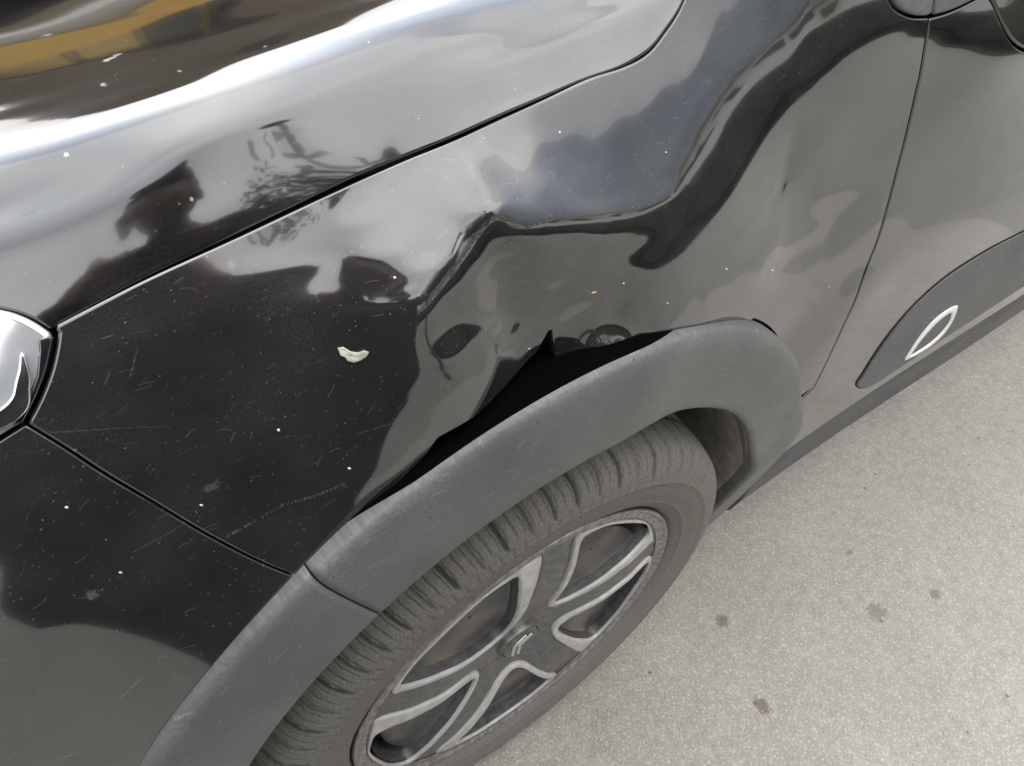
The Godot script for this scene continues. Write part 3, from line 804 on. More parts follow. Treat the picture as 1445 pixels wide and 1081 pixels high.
const SCRATCHES := [[2.20, 0.42, [-0.2709, 0.1386, -0.2548, 0.1407, -0.2346, 0.1443, -0.2229, 0.1422, -0.2112, 0.1414, -0.1956, 0.1423], 0.35],
	[0.60, 0.32, [-0.3281, 0.2378, -0.3108, 0.2314, -0.2924, 0.2249, -0.2782, 0.2189], 0.10],
	[0.80, 0.26, [-0.3199, 0.2251, -0.2973, 0.2210, -0.2776, 0.2151, -0.2444, 0.2119, -0.2181, 0.2070], 0.30],
	[0.60, 0.25, [-0.2920, 0.1948, -0.2829, 0.1996, -0.2747, 0.2016, -0.2635, 0.2006], 0.30],
	[0.50, 0.38, [-0.2851, 0.2507, -0.2796, 0.2596, -0.2765, 0.2643], 0.10],
	[0.60, 0.36, [-0.1830, 0.1736, -0.1701, 0.1730, -0.1582, 0.1720], 0.20],
	[0.60, 0.33, [-0.3185, 0.1544, -0.3028, 0.1556, -0.2875, 0.1584], 0.10],
	[1.60, 0.45, [-0.4010, 0.0272, -0.3917, 0.0248, -0.3806, 0.0212], 0.45],
	[1.30, 0.50, [-0.3574, 0.0543, -0.3495, 0.0597, -0.3409, 0.0638], 0.30],
	[0.70, 0.30, [-0.2330, 0.1897, -0.2157, 0.1856, -0.2082, 0.1825], 0.30],
	[0.60, 0.30, [-0.1899, 0.1072, -0.2123, 0.1049, -0.2366, 0.1011], 0.50],
	[0.50, 0.30, [-0.3599, 0.1900, -0.3522, 0.2014, -0.3424, 0.2113, -0.3391, 0.2182], 0.40],
	[0.60, 0.28, [-0.2251, 0.2701, -0.2067, 0.2680, -0.1871, 0.2678, -0.1718, 0.2660], 0.50],
	[0.60, 0.25, [-0.0667, 0.3381, -0.0572, 0.3381], 0.20],
	[0.70, 0.30, [-0.2599, 0.1145, -0.2510, 0.1180], 0.20],
	[0.70, 0.25, [-0.1749, 0.2580, -0.1560, 0.2564, -0.1406, 0.2560], 0.60],
	[0.50, 0.25, [-0.2523, 0.2713, -0.2462, 0.2732, -0.2429, 0.2674], 0.20],
	[0.60, 0.25, [-0.2582, 0.2288, -0.2503, 0.2299, -0.2404, 0.2250], 0.30],
	[0.50, 0.18, [-0.2858, 0.2808, -0.2680, 0.2814, -0.2506, 0.2797], 0.45],
	[0.50, 0.17, [-0.2324, 0.1539, -0.2023, 0.1493, -0.1707, 0.1448], 0.45],
	[0.50, 0.21, [-0.2928, 0.2827, -0.2807, 0.2783, -0.2675, 0.2755], 0.45],
	[0.50, 0.22, [-0.2234, 0.2469, -0.2064, 0.2427, -0.1886, 0.2400], 0.45],
	[0.50, 0.16, [-0.2086, 0.2568, -0.1853, 0.2522, -0.1621, 0.2481], 0.45],
	[0.50, 0.17, [-0.2586, 0.2733, -0.2317, 0.2660, -0.2032, 0.2586], 0.45],
	[0.50, 0.18, [-0.2244, 0.1895, -0.1944, 0.1795, -0.1626, 0.1691], 0.45],
	[0.50, 0.15, [-0.2585, 0.2261, -0.2447, 0.2232, -0.2299, 0.2223], 0.45],
	[0.50, 0.19, [-0.2478, 0.2442, -0.2303, 0.2402, -0.2126, 0.2351], 0.45],
	[0.50, 0.20, [-0.2061, 0.2540, -0.1936, 0.2524, -0.1803, 0.2524], 0.45],
	[0.50, 0.21, [-0.2958, 0.2550, -0.2825, 0.2542, -0.2698, 0.2508], 0.45],
	[0.50, 0.17, [-0.2418, 0.1299, -0.2130, 0.1178, -0.1827, 0.1003], 0.45],
	[0.50, 0.22, [-0.2246, 0.1547, -0.2039, 0.1453, -0.1817, 0.1362], 0.45],
	[0.50, 0.23, [-0.2835, 0.2687, -0.2648, 0.2683, -0.2457, 0.2673], 0.45],
	[0.50, 0.18, [-0.2712, 0.2878, -0.2605, 0.2867, -0.2489, 0.2872], 0.45],
	[0.50, 0.15, [-0.2796, 0.2794, -0.2514, 0.2770, -0.2221, 0.2728], 0.45],
	[0.50, 0.19, [-0.3079, 0.2801, -0.2857, 0.2807, -0.2636, 0.2788], 0.45],
	[0.50, 0.19, [-0.3209, 0.2531, -0.3087, 0.2480, -0.2953, 0.2446], 0.45],
	[0.50, 0.22, [-0.3141, 0.2717, -0.3001, 0.2716, -0.2864, 0.2701], 0.45],
	[0.50, 0.18, [-0.2937, 0.2899, -0.2687, 0.2847, -0.2412, 0.2819], 0.45],
	[0.50, 0.16, [-0.2288, 0.1778, -0.2002, 0.1690, -0.1701, 0.1598], 0.45],
	[0.50, 0.20, [-0.3379, 0.0721, -0.3209, 0.0658, -0.3033, 0.0595], 0.45],
	[0.50, 0.25, [-0.3323, 0.0909, -0.3214, 0.0858, -0.3102, 0.0808], 0.45],
	[0.50, 0.15, [-0.3968, 0.0847, -0.3772, 0.0783, -0.3565, 0.0722], 0.45],
	[0.50, 0.22, [-0.3566, 0.1926, -0.3422, 0.1910, -0.3272, 0.1893], 0.45],
	[0.50, 0.23, [-0.3957, 0.1037, -0.3882, 0.1003, -0.3804, 0.0969], 0.45],
	[0.50, 0.22, [-0.3048, 0.0977, -0.2811, 0.0993, -0.2566, 0.1008], 0.45],
	[0.50, 0.20, [-0.3717, 0.0795, -0.3526, 0.0770, -0.3328, 0.0748], 0.45],
	[0.50, 0.24, [-0.3535, 0.2084, -0.3394, 0.2078, -0.3250, 0.2072], 0.45],
	[0.50, 0.20, [-0.3113, 0.1699, -0.2992, 0.1668, -0.2868, 0.1638], 0.45],
	[0.50, 0.20, [-0.3936, 0.1097, -0.3737, 0.1124, -0.3531, 0.1151], 0.45],
	[0.50, 0.20, [-0.3616, 0.0930, -0.3489, 0.0936, -0.3360, 0.0942], 0.45]]
const BLOTS := [[-0.2689, 0.1742, 0.005, 0.0026, 0.36, 0.7], [-0.3447, 0.1394, 0.0032, 0.0032, 0.42, 0.7], [-0.2193, 0.2904, 0.0022, 0.0022, 0.45, 0.6], [0.6044, 0.0781, 0.012, 0.004, 0.03, 0.5], [-0.3419, 0.2110, 0.02, 0.008, 0.2, 0.25], [-0.2706, 0.2253, 0.03, 0.012, 0.16, 0.2], [0.5657, 0.0917, 0.008, 0.003, 0.03, 0.4]]
const HOOD_BLOTS := [[-0.2703, 0.0640, 0.001, 0.001, 0.95, 1], [-0.2232, 0.1376, 0.0035, 0.0012, 0.7, 0.9], [-0.2256, 0.1363, 0.002, 0.0012, 0.7, 0.9], [-0.2362, 0.1101, 0.0015, 0.0025, 0.62, 0.9], [-0.1995, 0.0986, 0.0012, 0.0012, 0.6, 0.9], [-0.1518, 0.0969, 0.0012, 0.0012, 0.6, 0.9], [-0.2186, 0.1394, 0.0028, 0.0015, 0.65, 0.8], [-0.2416, 0.1946, 0.003, 0.002, 0.5, 0.8], [-0.2257, 0.0227, 0.0008, 0.0012, 0.7, 0.9], [-0.1003, 0.0755, 0.0008, 0.0008, 0.6, 0.9]]
const LEAF := [-0.1811, 0.2300, -0.1781, 0.2296, -0.1751, 0.2259, -0.1714, 0.2239, -0.1679, 0.2241, -0.1656, 0.2224, -0.1676, 0.2201, -0.1714, 0.2188, -0.1750, 0.2187, -0.1780, 0.2207, -0.1790, 0.2236, -0.1808, 0.2251, -0.1807, 0.2276]
const CRUMBS := [[0.2497, 0.1344, 0.0021, 0.3, 0.55, 0], [0.2496, 0.1268, 0.0007, 0, 0.8, 0], [0.1551, 0.1683, 0.0014, 0.5, 0.6, 0], [0.0073, 0.1993, 0.0022, 1.2, 0.4, 1], [0.0005, 0.3096, 0.0009, 0, 0.8, 0], [-0.2247, 0.1933, 0.001, 0, 0.8, 0], [-0.1925, 0.1520, 0.0012, 0.4, 0.6, 0], [0.0340, 0.1973, 0.0008, 0, 0.9, 0], [0.0778, 0.1666, 0.0007, 0, 0.9, 0], [0.3784, 0.0727, 0.001, 0.4, 0.5, 0], [0.5609, 0.0479, 0.0012, 0.4, 0.5, 0], [-0.2766, 0.1654, 0.0011, 0.3, 0.6, 0], [-0.3273, 0.1453, 0.001, 0.3, 0.6, 0], [-0.3361, 0.1967, 0.0009, 0.2, 0.8, 0], [-0.1404, 0.2593, 0.0008, 0, 0.9, 0], [-0.0480, 0.1764, 0.0012, 0.9, 0.4, 0], [0.0858, 0.2772, 0.001, 0.9, 0.5, 0]]
const CRUMB_LABELS := ["largest pale crumb on the fender above the arch trim, near the door gap", "small pale crumb just above the largest crumb near the door gap", "pale crumb directly above the crest of the grey arch trim", "tiny orange crumb in the middle of the dent above the arch", "pale crumb high on the fender in the blue reflection below the hood gap", "pale crumb on the dark fender below the green leaf fragment", "pale crumb above the arch trim where the dark and brown reflections meet", "pale crumb between the orange crumb and the dark curl of the dent", "pale crumb between the orange crumb and the arch trim crest", "pale crumb on the fender right beside the lower door gap", "pale crumb on the front door above the grey rubbing panel", "pale crumb on the fender close above the bumper joint", "pale crumb on the bumper, right of the other bumper crumb", "pale crumb on the bumper below the headlight, leftmost of all crumbs", "pale crumb at the edge of the bright reflection left of the dent", "pale oblong crumb left of the black spike over the arch trim", "pale crumb on the fender beside the wide dark reflected band"]

func V(list: Array) -> Array:
	var out := []
	for k in range(0, list.size(), 2):
		out.append(Vector2(list[k], list[k + 1]))
	return out

func rev(p: PackedVector2Array) -> PackedVector2Array:
	var q := p.duplicate()
	q.reverse()
	return q

func make_car() -> void:
	var side := Sheet.new(deg_to_rad(30.0), Vector3(0, 0.6, 0), SIDE_X, SIDE_S, SIDE_NET)
	var hood := Sheet.new(deg_to_rad(65.0), Vector3(0, 0.9, -0.075), HOOD_X, HOOD_S, HOOD_NET)
	var car := thing("hatchback_car", "black hatchback with a dented front fender and grey wheel arch trim", "car")
	# lacquer
	var FO := Vector2(-0.45, 0.44)
	var FS := Vector2(1.09, -0.66)
	var fi := grime(2048, 1240, 1.0, 9000, 2600, 3, Color(0.13, 0.128, 0.126), 34.0)
	for s in SCRATCHES:
		var pts := V(s[2])
		scratch(fi, pts, FO, FS, s[0], s[1], 5 + int(s[0] * 10.0), s[3])
	for s in BLOTS:
		blot(fi, Vector2(s[0], s[1]), FO, FS, Vector2(s[2], s[3]), Color(s[4], s[4], s[4]), s[5], 17)
	var lacquer := paint(fi)
	var HO := Vector2(-0.6, -0.15)
	var HS := Vector2(0.9, 0.75)
	var hi := grime(1400, 1200, 1.0, 1500, 420, 8, Color(0.08, 0.08, 0.082), 34.0)
	for s in HOOD_BLOTS:
		blot(hi, Vector2(s[0], s[1]), HO, HS, Vector2(s[2], s[3]), Color(s[4], s[4], s[4] * 0.97), s[5], 19)
	var hood_lacquer := paint(hi)
	var di := grime(1400, 900, 1.0, 900, 260, 12, Color(0.075, 0.075, 0.077), 40.0)
	var door_lacquer := paint(di)
	door_lacquer.roughness = 0.16

	# outlines on the side sheet
	var hl := smooth(V(HOOD_LINE))
	var lamp := smooth(V(LAMP_EDGE))
	var bump := smooth(V(BUMPER_LINE))
	var door := smooth(V(DOOR_LINE))
	var trim := smooth(V(PILLAR_TRIM))
	var arch := PackedVector2Array()
	for k in 181:
		var deg := lerpf(-25.0, 205.0, k / 180.0)
		var r := 0.438
		var x := AX.x + r * cos(deg_to_rad(deg))
		arch.append(Vector2(x, side.s_at_height(x, AX.y + r * sin(deg_to_rad(deg)))))
	# fender
	var cut_door := 0
	var cut_bump := 0
	for k in arch.size():
		if arch[k].distance_to(door[-1]) < arch[cut_door].distance_to(door[-1]): cut_door = k
		if arch[k].distance_to(bump[-1]) < arch[cut_bump].distance_to(bump[-1]): cut_bump = k
	var f := PackedVector2Array()
	f.append_array(hl)
	f.append(Vector2(0.16, 0.42))
	f.append(Vector2(0.30, 0.41))
	f.append_array(trim.slice(0, trim.size() - 1))
	f.append_array(door.slice(0 + door_start(door, trim[-1])))
	# the dented stretch where the sheet has been pushed off the trim
	var bent := V(FENDER_EDGE)
	var e0 := 0
	var e1 := 0
	for k in arch.size():
		if arch[k].distance_to(bent[0]) < arch[e0].distance_to(bent[0]): e0 = k
		if arch[k].distance_to(bent[-1]) < arch[e1].distance_to(bent[-1]): e1 = k
	f.append_array(arch.slice(cut_door + 1, e0 - 1))
	for p in bent: f.append(p)
	f.append_array(arch.slice(e1 + 2, cut_bump))
	f.append_array(rev(bump).slice(1, bump.size() - 1))
	f.append_array(rev(lamp))
	part("fender", panel(side, f, 0.003, 0.0020, 0.0005, 0.014, 0.0, FO, FS), lacquer, car, "dented black front fender with scratches")
	# folded flange behind the bent stretch
	var fl := PackedVector2Array()
	for p in bent: fl.append(p)
	fl.append_array(rev(arch.slice(mini(e0, e1), maxi(e0, e1))) if e0 < e1 else arch.slice(e1, e0))
	var satin := mat(lin(0.010, 0.010, 0.010), 0.3, 0.0, 0.45)
	part("fender_flange", panel(side, fl, 0.005, 0.0008, -0.006, 0.004, -0.012), satin, car)
	# bumper corner
	var b := PackedVector2Array()
	b.append_array(bump)
	b.append_array(arch.slice(cut_bump + 1))
	b.append(Vector2(-0.50, -0.30))
	b.append(Vector2(-0.595, -0.30))
	b.append(Vector2(-0.595, 0.16))
	b.append_array(rev(smooth(V(LAMP_BOTTOM))))
	part("bumper", panel(side, b, 0.004, 0.0010, 0.0003, 0.012, 0.0, FO, FS), lacquer, car)
	# headlamp corner
	var lt := smooth(V(LAMP_TOP))
	var l := PackedVector2Array()
	l.append_array(lt)
	l.append_array(lamp)
	l.append_array(smooth(V(LAMP_BOTTOM)))
	l.append(Vector2(-0.50, 0.20))
	l.append(Vector2(-0.50, 0.245))
	var glossy := mat(lin(0.012, 0.012, 0.013), 0.04)
	glossy.clearcoat_enabled = true
	glossy.clearcoat = 1.0
	glossy.clearcoat_roughness = 0.03
	glossy.metallic_specular = 0.9
	var lens := mat(lin(0.62, 0.63, 0.65), 0.08, 0.55, 0.9)
	lens.clearcoat_enabled = true
	lens.clearcoat = 1.0
	lens.clearcoat_roughness = 0.02
	var lampn := part("headlight", panel(side, l, 0.003, 0.0035, 0.0014, 0.014), lens, car)
	var bz := PackedVector2Array()
	bz.append_array(lamp)
	bz.append_array([Vector2(-0.352, 0.2435), Vector2(-0.345, 0.247), Vector2(-0.333, 0.256), Vector2(-0.324, 0.267), Vector2(-0.3185, 0.278), Vector2(-0.3165, 0.284)])
	part("lamp_bezel", panel(side, bz, 0.003, 0.0012, 0.0014, 0.002, 0.0012), glossy, lampn)
	var chrome := mat(lin(0.8, 0.8, 0.8), 0.12, 1.0)
	var cm := PackedVector2Array()
	cm.append_array(smooth([Vector2(-0.50, 0.237), Vector2(-0.40, 0.252), Vector2(-0.345, 0.2565), Vector2(-0.331, 0.268), Vector2(-0.325, 0.279)]))
	cm.append_array(smooth([Vector2(-0.3225, 0.279), Vector2(-0.326, 0.263), Vector2(-0.34, 0.2485), Vector2(-0.40, 0.243), Vector2(-0.50, 0.228)]))
	part("chrome_strip", panel(side, cm, 0.003, 0.0012, 0.0002, 0.004, 0.004), chrome, lampn)
	# door with its rubbing panel
	var wl := smooth(V(WINDOW_LINE))
	var ml := smooth(V(MIRROR_LINE))
	var d := PackedVector2Array()
	d.append_array(wl)
	d.append_array(ml)
	d.append(Vector2(0.70, 0.262)); d.append(Vector2(1.0, 0.27)); d.append(Vector2(1.45, 0.28))
	for k in 12:
		var x := lerpf(1.45, 0.436, k / 11.0)
		d.append(Vector2(x, side.s_at_height(x, 0.352)))
	for k in range(0, cut_door):
		if side.at(arch[k].x, arch[k].y).y > 0.36: d.append(arch[k])
	d.append_array(rev(door).slice(0, door.size() - door_start(door, trim[-1]) - 1))
	var air := PackedVector2Array()
	var ap := V(AIRBUMP)
	air.append_array(smooth(ap))
	part("front_door", panel(side, d, 0.006, 0.0022, 0.0009, 0.012, 0.0, Vector2(0.4, 0.33), Vector2(1.1, -0.62)), door_lacquer, car)
	var plastic := plastic_material(lin(0.085, 0.085, 0.087), 0.5, 51)
	var ab := part("airbump_panel", panel(side, air, 0.005, 0.0025, 0.0012, 0.002, 0.003, Vector2(0.4, 0.33), Vector2(1.1, -0.62)), plastic, car)
	part("seam", panel(side, air, 0.008, 0.0004, 0.0, 0.0, 0.0008), mat(lin(0.004, 0.004, 0.004), 0.9), ab)
	# white leaf shaped frame on it
	var white := mat(lin(0.85, 0.85, 0.84), 0.25)
	var fr := Mesher.new()
	var ro := closed_curve(V(RING_OUT), 72)
	var ri := closed_curve(V(RING_IN), 72)
	var rows := []
	for k in 72:
		var row := []
		for q in [[0.0, 0.001], [0.06, 0.0025], [0.3, 0.0034], [0.7, 0.0034], [0.94, 0.0025], [1.0, 0.001]]:
			var p: Vector2 = ro[k].lerp(ri[k], q[0])
			row.append(side.at(p.x, p.y) + side.normal(p.x, p.y) * (q[1] + 0.0025))
		rows.append(row)
	fr.grid(rows, [], true, false)
	fix_side(fr, Vector3(0, 0.2, 1))
	part("airbump_frame", fr.done(), white, ab, "white leaf shaped ring on the door rubbing panel")
	# pillar foot, mirror foot, glass
	var t := PackedVector2Array()
	t.append_array(trim)
	t.append_array(rev(door.slice(0, door_start(door, trim[-1]))))
	t.append(Vector2(0.36, 0.42))
	var grey := plastic_material(lin(0.10, 0.10, 0.102), 0.42, 52)
	part("pillar_trim", panel(side, t, 0.004, 0.003, 0.0012, 0.01, 0.003), grey, car)
	var t2 := PackedVector2Array()
	t2.append_array(wl)
	t2.append(Vector2(0.50, 0.42)); t2.append(Vector2(0.42, 0.42))
	t2.append_array(door.slice(0, door_start(door, trim[-1])))
	part("mirror_foot", panel(side, t2, 0.004, 0.003, 0.0012, 0.01, 0.003), grey, car)
	var wg := PackedVector2Array()
	wg.append_array(ml)
	wg.append(Vector2(0.70, 0.265)); wg.append(Vector2(1.0, 0.275)); wg.append(Vector2(1.45, 0.285))
	wg.append(Vector2(1.35, 0.50)); wg.append(Vector2(0.9, 0.50)); wg.append(Vector2(0.505, 0.42))
	var glass := mat(lin(0.03, 0.032, 0.026), 0.05)
	glass.metallic_specular = 0.9
	part("side_window", panel(side, wg, 0.008, 0.003, 0.001, 0.01, -0.001), glass, car)
	# hood
	var ho := PackedVector2Array()
	for p in hl:
		var w := side.at(p.x, p.y) - hood.o
		ho.append(Vector2(p.x, w.dot(hood.sa)))
	# front rim of the hood follows the lamp's upper edge
	var ftop := PackedVector2Array()
	for p in rev(lt):
		var w := side.at(p.x, p.y) - hood.o
		ftop.append(Vector2(p.x, w.dot(hood.sa)))
	ho.append(Vector2(0.20, ho[-1].y + 0.10)); ho.append(Vector2(0.26, 0.3)); ho.append(Vector2(0.30, 0.72))
	ho.append(Vector2(-0.55, 0.72)); ho.append(Vector2(-0.52, 0.25)); ho.append(Vector2(-0.42, 0.04))
	var fr2 := rev(ftop)
	for p in fr2:
		ho.append(p)
	part("hood", panel(hood, ho, 0.004, 0.0018, 0.0004, 0.014, 0.0, HO, HS), hood_lacquer, car)
	# dark shell under the gaps
	var shell := Mesher.new()
	var black := mat(lin(0.004, 0.004, 0.004), 0.95, 0.0, 0.1)
	shell_cells(shell, side, -0.59, 1.5, -0.28, 0.42, 0.02, 0.02, true)
	shell_cells(shell, hood, -0.55, 0.11, 0.012, 0.74, 0.025, 0.045, false)
	part("body_shell", shell.done(), black, car)
	# arch trim in two lengths
	var arch_plastic := plastic_material(lin(0.105, 0.105, 0.106), 0.42, 53)
	part("fender_cladding", cladding(side, -24.0, 120.40), arch_plastic, car)
	part("bumper_cladding", cladding(side, 120.62, 205.0), arch_plastic, car)
	# black rubber lip between trim and body
	var se := Mesher.new()
	var srows := []
	for k in 141:
		var deg := lerpf(12.0, 204.0, k / 140.0)
		var a := deg_to_rad(deg)
		var dp := smoothstep(12.0, 30.0, deg) * smoothstep(86.0, 66.0, deg)
		var zm := 0.026 - arch_tuck(deg) - 0.011 * dp
		var row := []
		for q in [[0.4405 - 0.0075 * dp, -lip_wall(deg) + 0.002], [0.4447 - 0.0075 * dp, -lip_wall(deg)], [0.4450 - 0.0075 * dp, -lip_wall(deg) - 0.012], [0.4440 - 0.0075 * dp, -0.08]]:
			row.append(Vector3(AX.x + q[0] * cos(a), AX.y + q[0] * sin(a), zm + q[1]))
		srows.append(row)
	se.grid(srows, [], false, false)
	part("arch_seal", se.done(), mat(lin(0.002, 0.002, 0.002), 0.9, 0.0, 0.08), car)
	# inner return and liner
	var dusty := mat(Color.WHITE, 0.95)
	dusty.albedo_texture = ntex(noise(0.02, 4, 61), 512, [lin(0.32, 0.30, 0.25), lin(0.48, 0.455, 0.39)], [0.3, 0.75])
	dusty.uv1_triplanar = true
	dusty.uv1_scale = Vector3.ONE * 4.0
	var lm := Mesher.new()
	rows = []
	for k in 121:
		var deg := lerpf(-26.0, 206.0, k / 120.0)
		var a := deg_to_rad(deg)
		var row := []
		for q in [[0.3475, 0.012], [0.350, -0.01], [0.354, -0.045], [0.358, -0.085], [0.366, -0.115]]:
			row.append(Vector3(AX.x + q[0] * cos(a), AX.y + q[0] * sin(a), q[1] - arch_tuck(deg)))
		rows.append(row)
	lm.grid(rows, [], false, false)
	inward(lm)
	part("arch_return", lm.done(), dusty, car)
	var ln := Mesher.new()
	rows = []
	for k in 121:
		var deg := lerpf(-26.0, 206.0, k / 120.0)
		var a := deg_to_rad(deg)
		var row := []
		for q in [[0.366, -0.115], [0.385, -0.12], [0.385, -0.16], [0.378, -0.165], [0.378, -0.30], [0.12, -0.31]]:
			row.append(Vector3(AX.x + q[0] * cos(a), AX.y + q[0] * sin(a), q[1]))
		rows.append(row)
	ln.grid(rows, [], false, false)
	inward(ln)
	var felt := mat(Color.WHITE, 0.95)
	felt.albedo_texture = ntex(noise(0.03, 4, 62), 512, [lin(0.03, 0.028, 0.025), lin(0.09, 0.085, 0.075)], [0.3, 0.75])
	felt.uv1_triplanar = true
	felt.uv1_scale = Vector3.ONE * 4.0
	part("wheel_liner", ln.done(), felt, car)
	# sill
	var sl := Mesher.new()
	rows = []
	for k in 41:
		var x := lerpf(0.424, 1.7, k / 40.0)
		var z: float = side.at(x, side.s_at_height(x, 0.352)).z
		z = minf(z, 0.004)
		var row := []
		for q in [[0.349, -0.004], [0.3465, -0.001], [0.340, -0.0005], [0.336, -0.005], [0.333, -0.018], [0.328, -0.018], [0.325, -0.006], [0.32, -0.003], [0.30, -0.004], [0.25, -0.010], [0.222, -0.018], [0.210, -0.028], [0.207, -0.05], [0.207, -0.25]]:
			row.append(Vector3(x, q[0], z + q[1]))
		rows.append(row)
	sl.grid(rows, [], false, true)
	fix_side(sl, Vector3(0, 0.3, 1))
	part("sill_trim", sl.done(), plastic_material(lin(0.06, 0.062, 0.066), 0.55, 54), car)
	make_wheel(car)
	far_half(car, hood, hood_lacquer, black)

func far_half(car: Node3D, hood: Sheet, lacquer: Material, black: Material) -> void:
	# the rest of the body, out of frame: other half of the hood, other flank, windscreen
	var m := Mesher.new()
	var rows := []
	for k in 25:
		var x := lerpf(-0.54, 0.29, k / 24.0)
		var row := []
		for j in 21:
			var p := hood.at(x, lerpf(0.71, 0.0, j / 20.0))
			row.append(Vector3(p.x, p.y, -1.50 - p.z))
		rows.append(row)
	m.grid(rows, [], false, false)
	fix_side(m, Vector3.UP)
	part("hood_far_half", m.done(), lacquer, car)
	var cw := Mesher.new()
	cw.flat(Vector3(0.20, 1.0, -0.13), Vector3(0.36, 1.03, -0.14), Vector3(0.31, 1.055, -1.36), Vector3(0.24, 1.0, -1.38), Vector3.UP)
	cw.flat(Vector3(0.20, 0.98, -0.12), Vector3(0.36, 0.98, -0.12), Vector3(0.36, 1.03, -0.14), Vector3(0.20, 1.0, -0.13), Vector3(0, 0, 1))
	part("cowl", cw.done(), mat(lin(0.03, 0.03, 0.03), 0.7), car)
	var g := Mesher.new()
	g.flat(Vector3(0.36, 1.03, -0.15), Vector3(0.31, 1.055, -1.36), Vector3(1.05, 1.44, -1.25), Vector3(1.05, 1.44, -0.27), Vector3(-0.5, 1, 0))
	part("windscreen", g.done(), mat(lin(0.02, 0.022, 0.022), 0.05), car)
	part("windscreen_pillar", tube([Vector3(0.36, 1.02, -0.13), Vector3(0.72, 1.26, -0.19), Vector3(1.05, 1.44, -0.27), Vector3(1.9, 1.47, -0.27), Vector3(2.9, 1.42, -0.27)], 0.045, 12), lacquer, car)
	var rb := Mesher.new()
	rb.flat(Vector3(1.452, 0.35, 0.0), Vector3(3.1, 0.35, -0.03), Vector3(3.1, 0.93, -0.06), Vector3(1.452, 0.86, -0.03), Vector3(0, 0, 1))
	rb.flat(Vector3(3.1, 0.35, -0.03), Vector3(3.25, 0.35, -1.4), Vector3(3.2, 0.95, -1.4), Vector3(3.1, 0.93, -0.06), Vector3(1, 0, 0))
	part("rear_body", rb.done(), lacquer, car)
	var rg := Mesher.new()
	rg.flat(Vector3(1.40, 0.87, -0.04), Vector3(3.1, 0.935, -0.07), Vector3(2.9, 1.41, -0.26), Vector3(1.2, 1.45, -0.26), Vector3(0, 0.3, 1))
	rg.flat(Vector3(3.1, 0.935, -0.07), Vector3(3.2, 0.95, -1.4), Vector3(2.9, 1.41, -1.25), Vector3(2.9, 1.41, -0.26), Vector3(1, 0.3, 0))
	rg.flat(Vector3(0.95, 1.02, -0.09), Vector3(1.42, 0.88, -0.045), Vector3(1.25, 1.44, -0.26), Vector3(1.02, 1.42, -0.25), Vector3(0, 0.3, 1))
	part("rear_window", rg.done(), mat(lin(0.02, 0.022, 0.022), 0.05), car)
	var r := Mesher.new()
	r.flat(Vector3(1.05, 1.45, -0.25), Vector3(1.05, 1.45, -1.27), Vector3(2.9, 1.42, -1.25), Vector3(2.9, 1.42, -0.27), Vector3.UP)
	part("roof", r.done(), lacquer, car)
	var f := Mesher.new()
	f.flat(Vector3(-0.55, 0.2, -1.5), Vector3(3.0, 0.2, -1.5), Vector3(3.0, 0.93, -1.45), Vector3(-0.55, 0.88, -1.42), Vector3(0, 0, -1))
	f.flat(Vector3(-0.62, 0.2, -1.4), Vector3(-0.62, 0.2, -0.3), Vector3(-0.58, 0.8, -0.4), Vector3(-0.58, 0.8, -1.3), Vector3(-1, 0, 0))
	f.flat(Vector3(-0.55, 0.2, -0.32), Vector3(3.0, 0.2, -0.32), Vector3(3.0, 0.2, -1.5), Vector3(-0.55, 0.2, -1.5), Vector3.DOWN)
	part("underbody", f.done(), black, car)

func door_start(door: PackedVector2Array, p: Vector2) -> int:
	var best := 0
	for k in door.size():
		if door[k].distance_to(p) < door[best].distance_to(p): best = k
	return best

func closed_curve(p: Array, n: int) -> PackedVector2Array:
	var c := Curve2D.new()
	var s := p.size()
	for k in s + 1:
		var t: Vector2 = (p[(k + 1) % s] - p[(k + s - 1) % s]) / 6.5
		c.add_point(p[k % s], -t, t)
	c.bake_interval = 0.0008
	var out := PackedVector2Array()
	for k in n:
		out.append(c.sample_baked(c.get_baked_length() * k / n, true))
	return out

func fix_side(m: Mesher, out: Vector3) -> void:
	# turn the whole sheet so that its faces look the given way
	var s := 0.0
	for k in m.n.size(): s += m.n[k].dot(out)
	if s < 0.0:
		for k in m.n.size(): m.n[k] = -m.n[k]
		for k in range(0, m.i.size(), 3):
			var t := m.i[k + 1]
			m.i[k + 1] = m.i[k + 2]
			m.i[k + 2] = t

func inward(m: Mesher) -> void:
	var s := 0.0
	for k in m.n.size(): s += m.n[k].dot(Vector3(AX.x, AX.y, m.v[k].z) - m.v[k])
	if s < 0.0:
		for k in m.n.size(): m.n[k] = -m.n[k]
		for k in range(0, m.i.size(), 3):
			var t := m.i[k + 1]
			m.i[k + 1] = m.i[k + 2]
			m.i[k + 2] = t

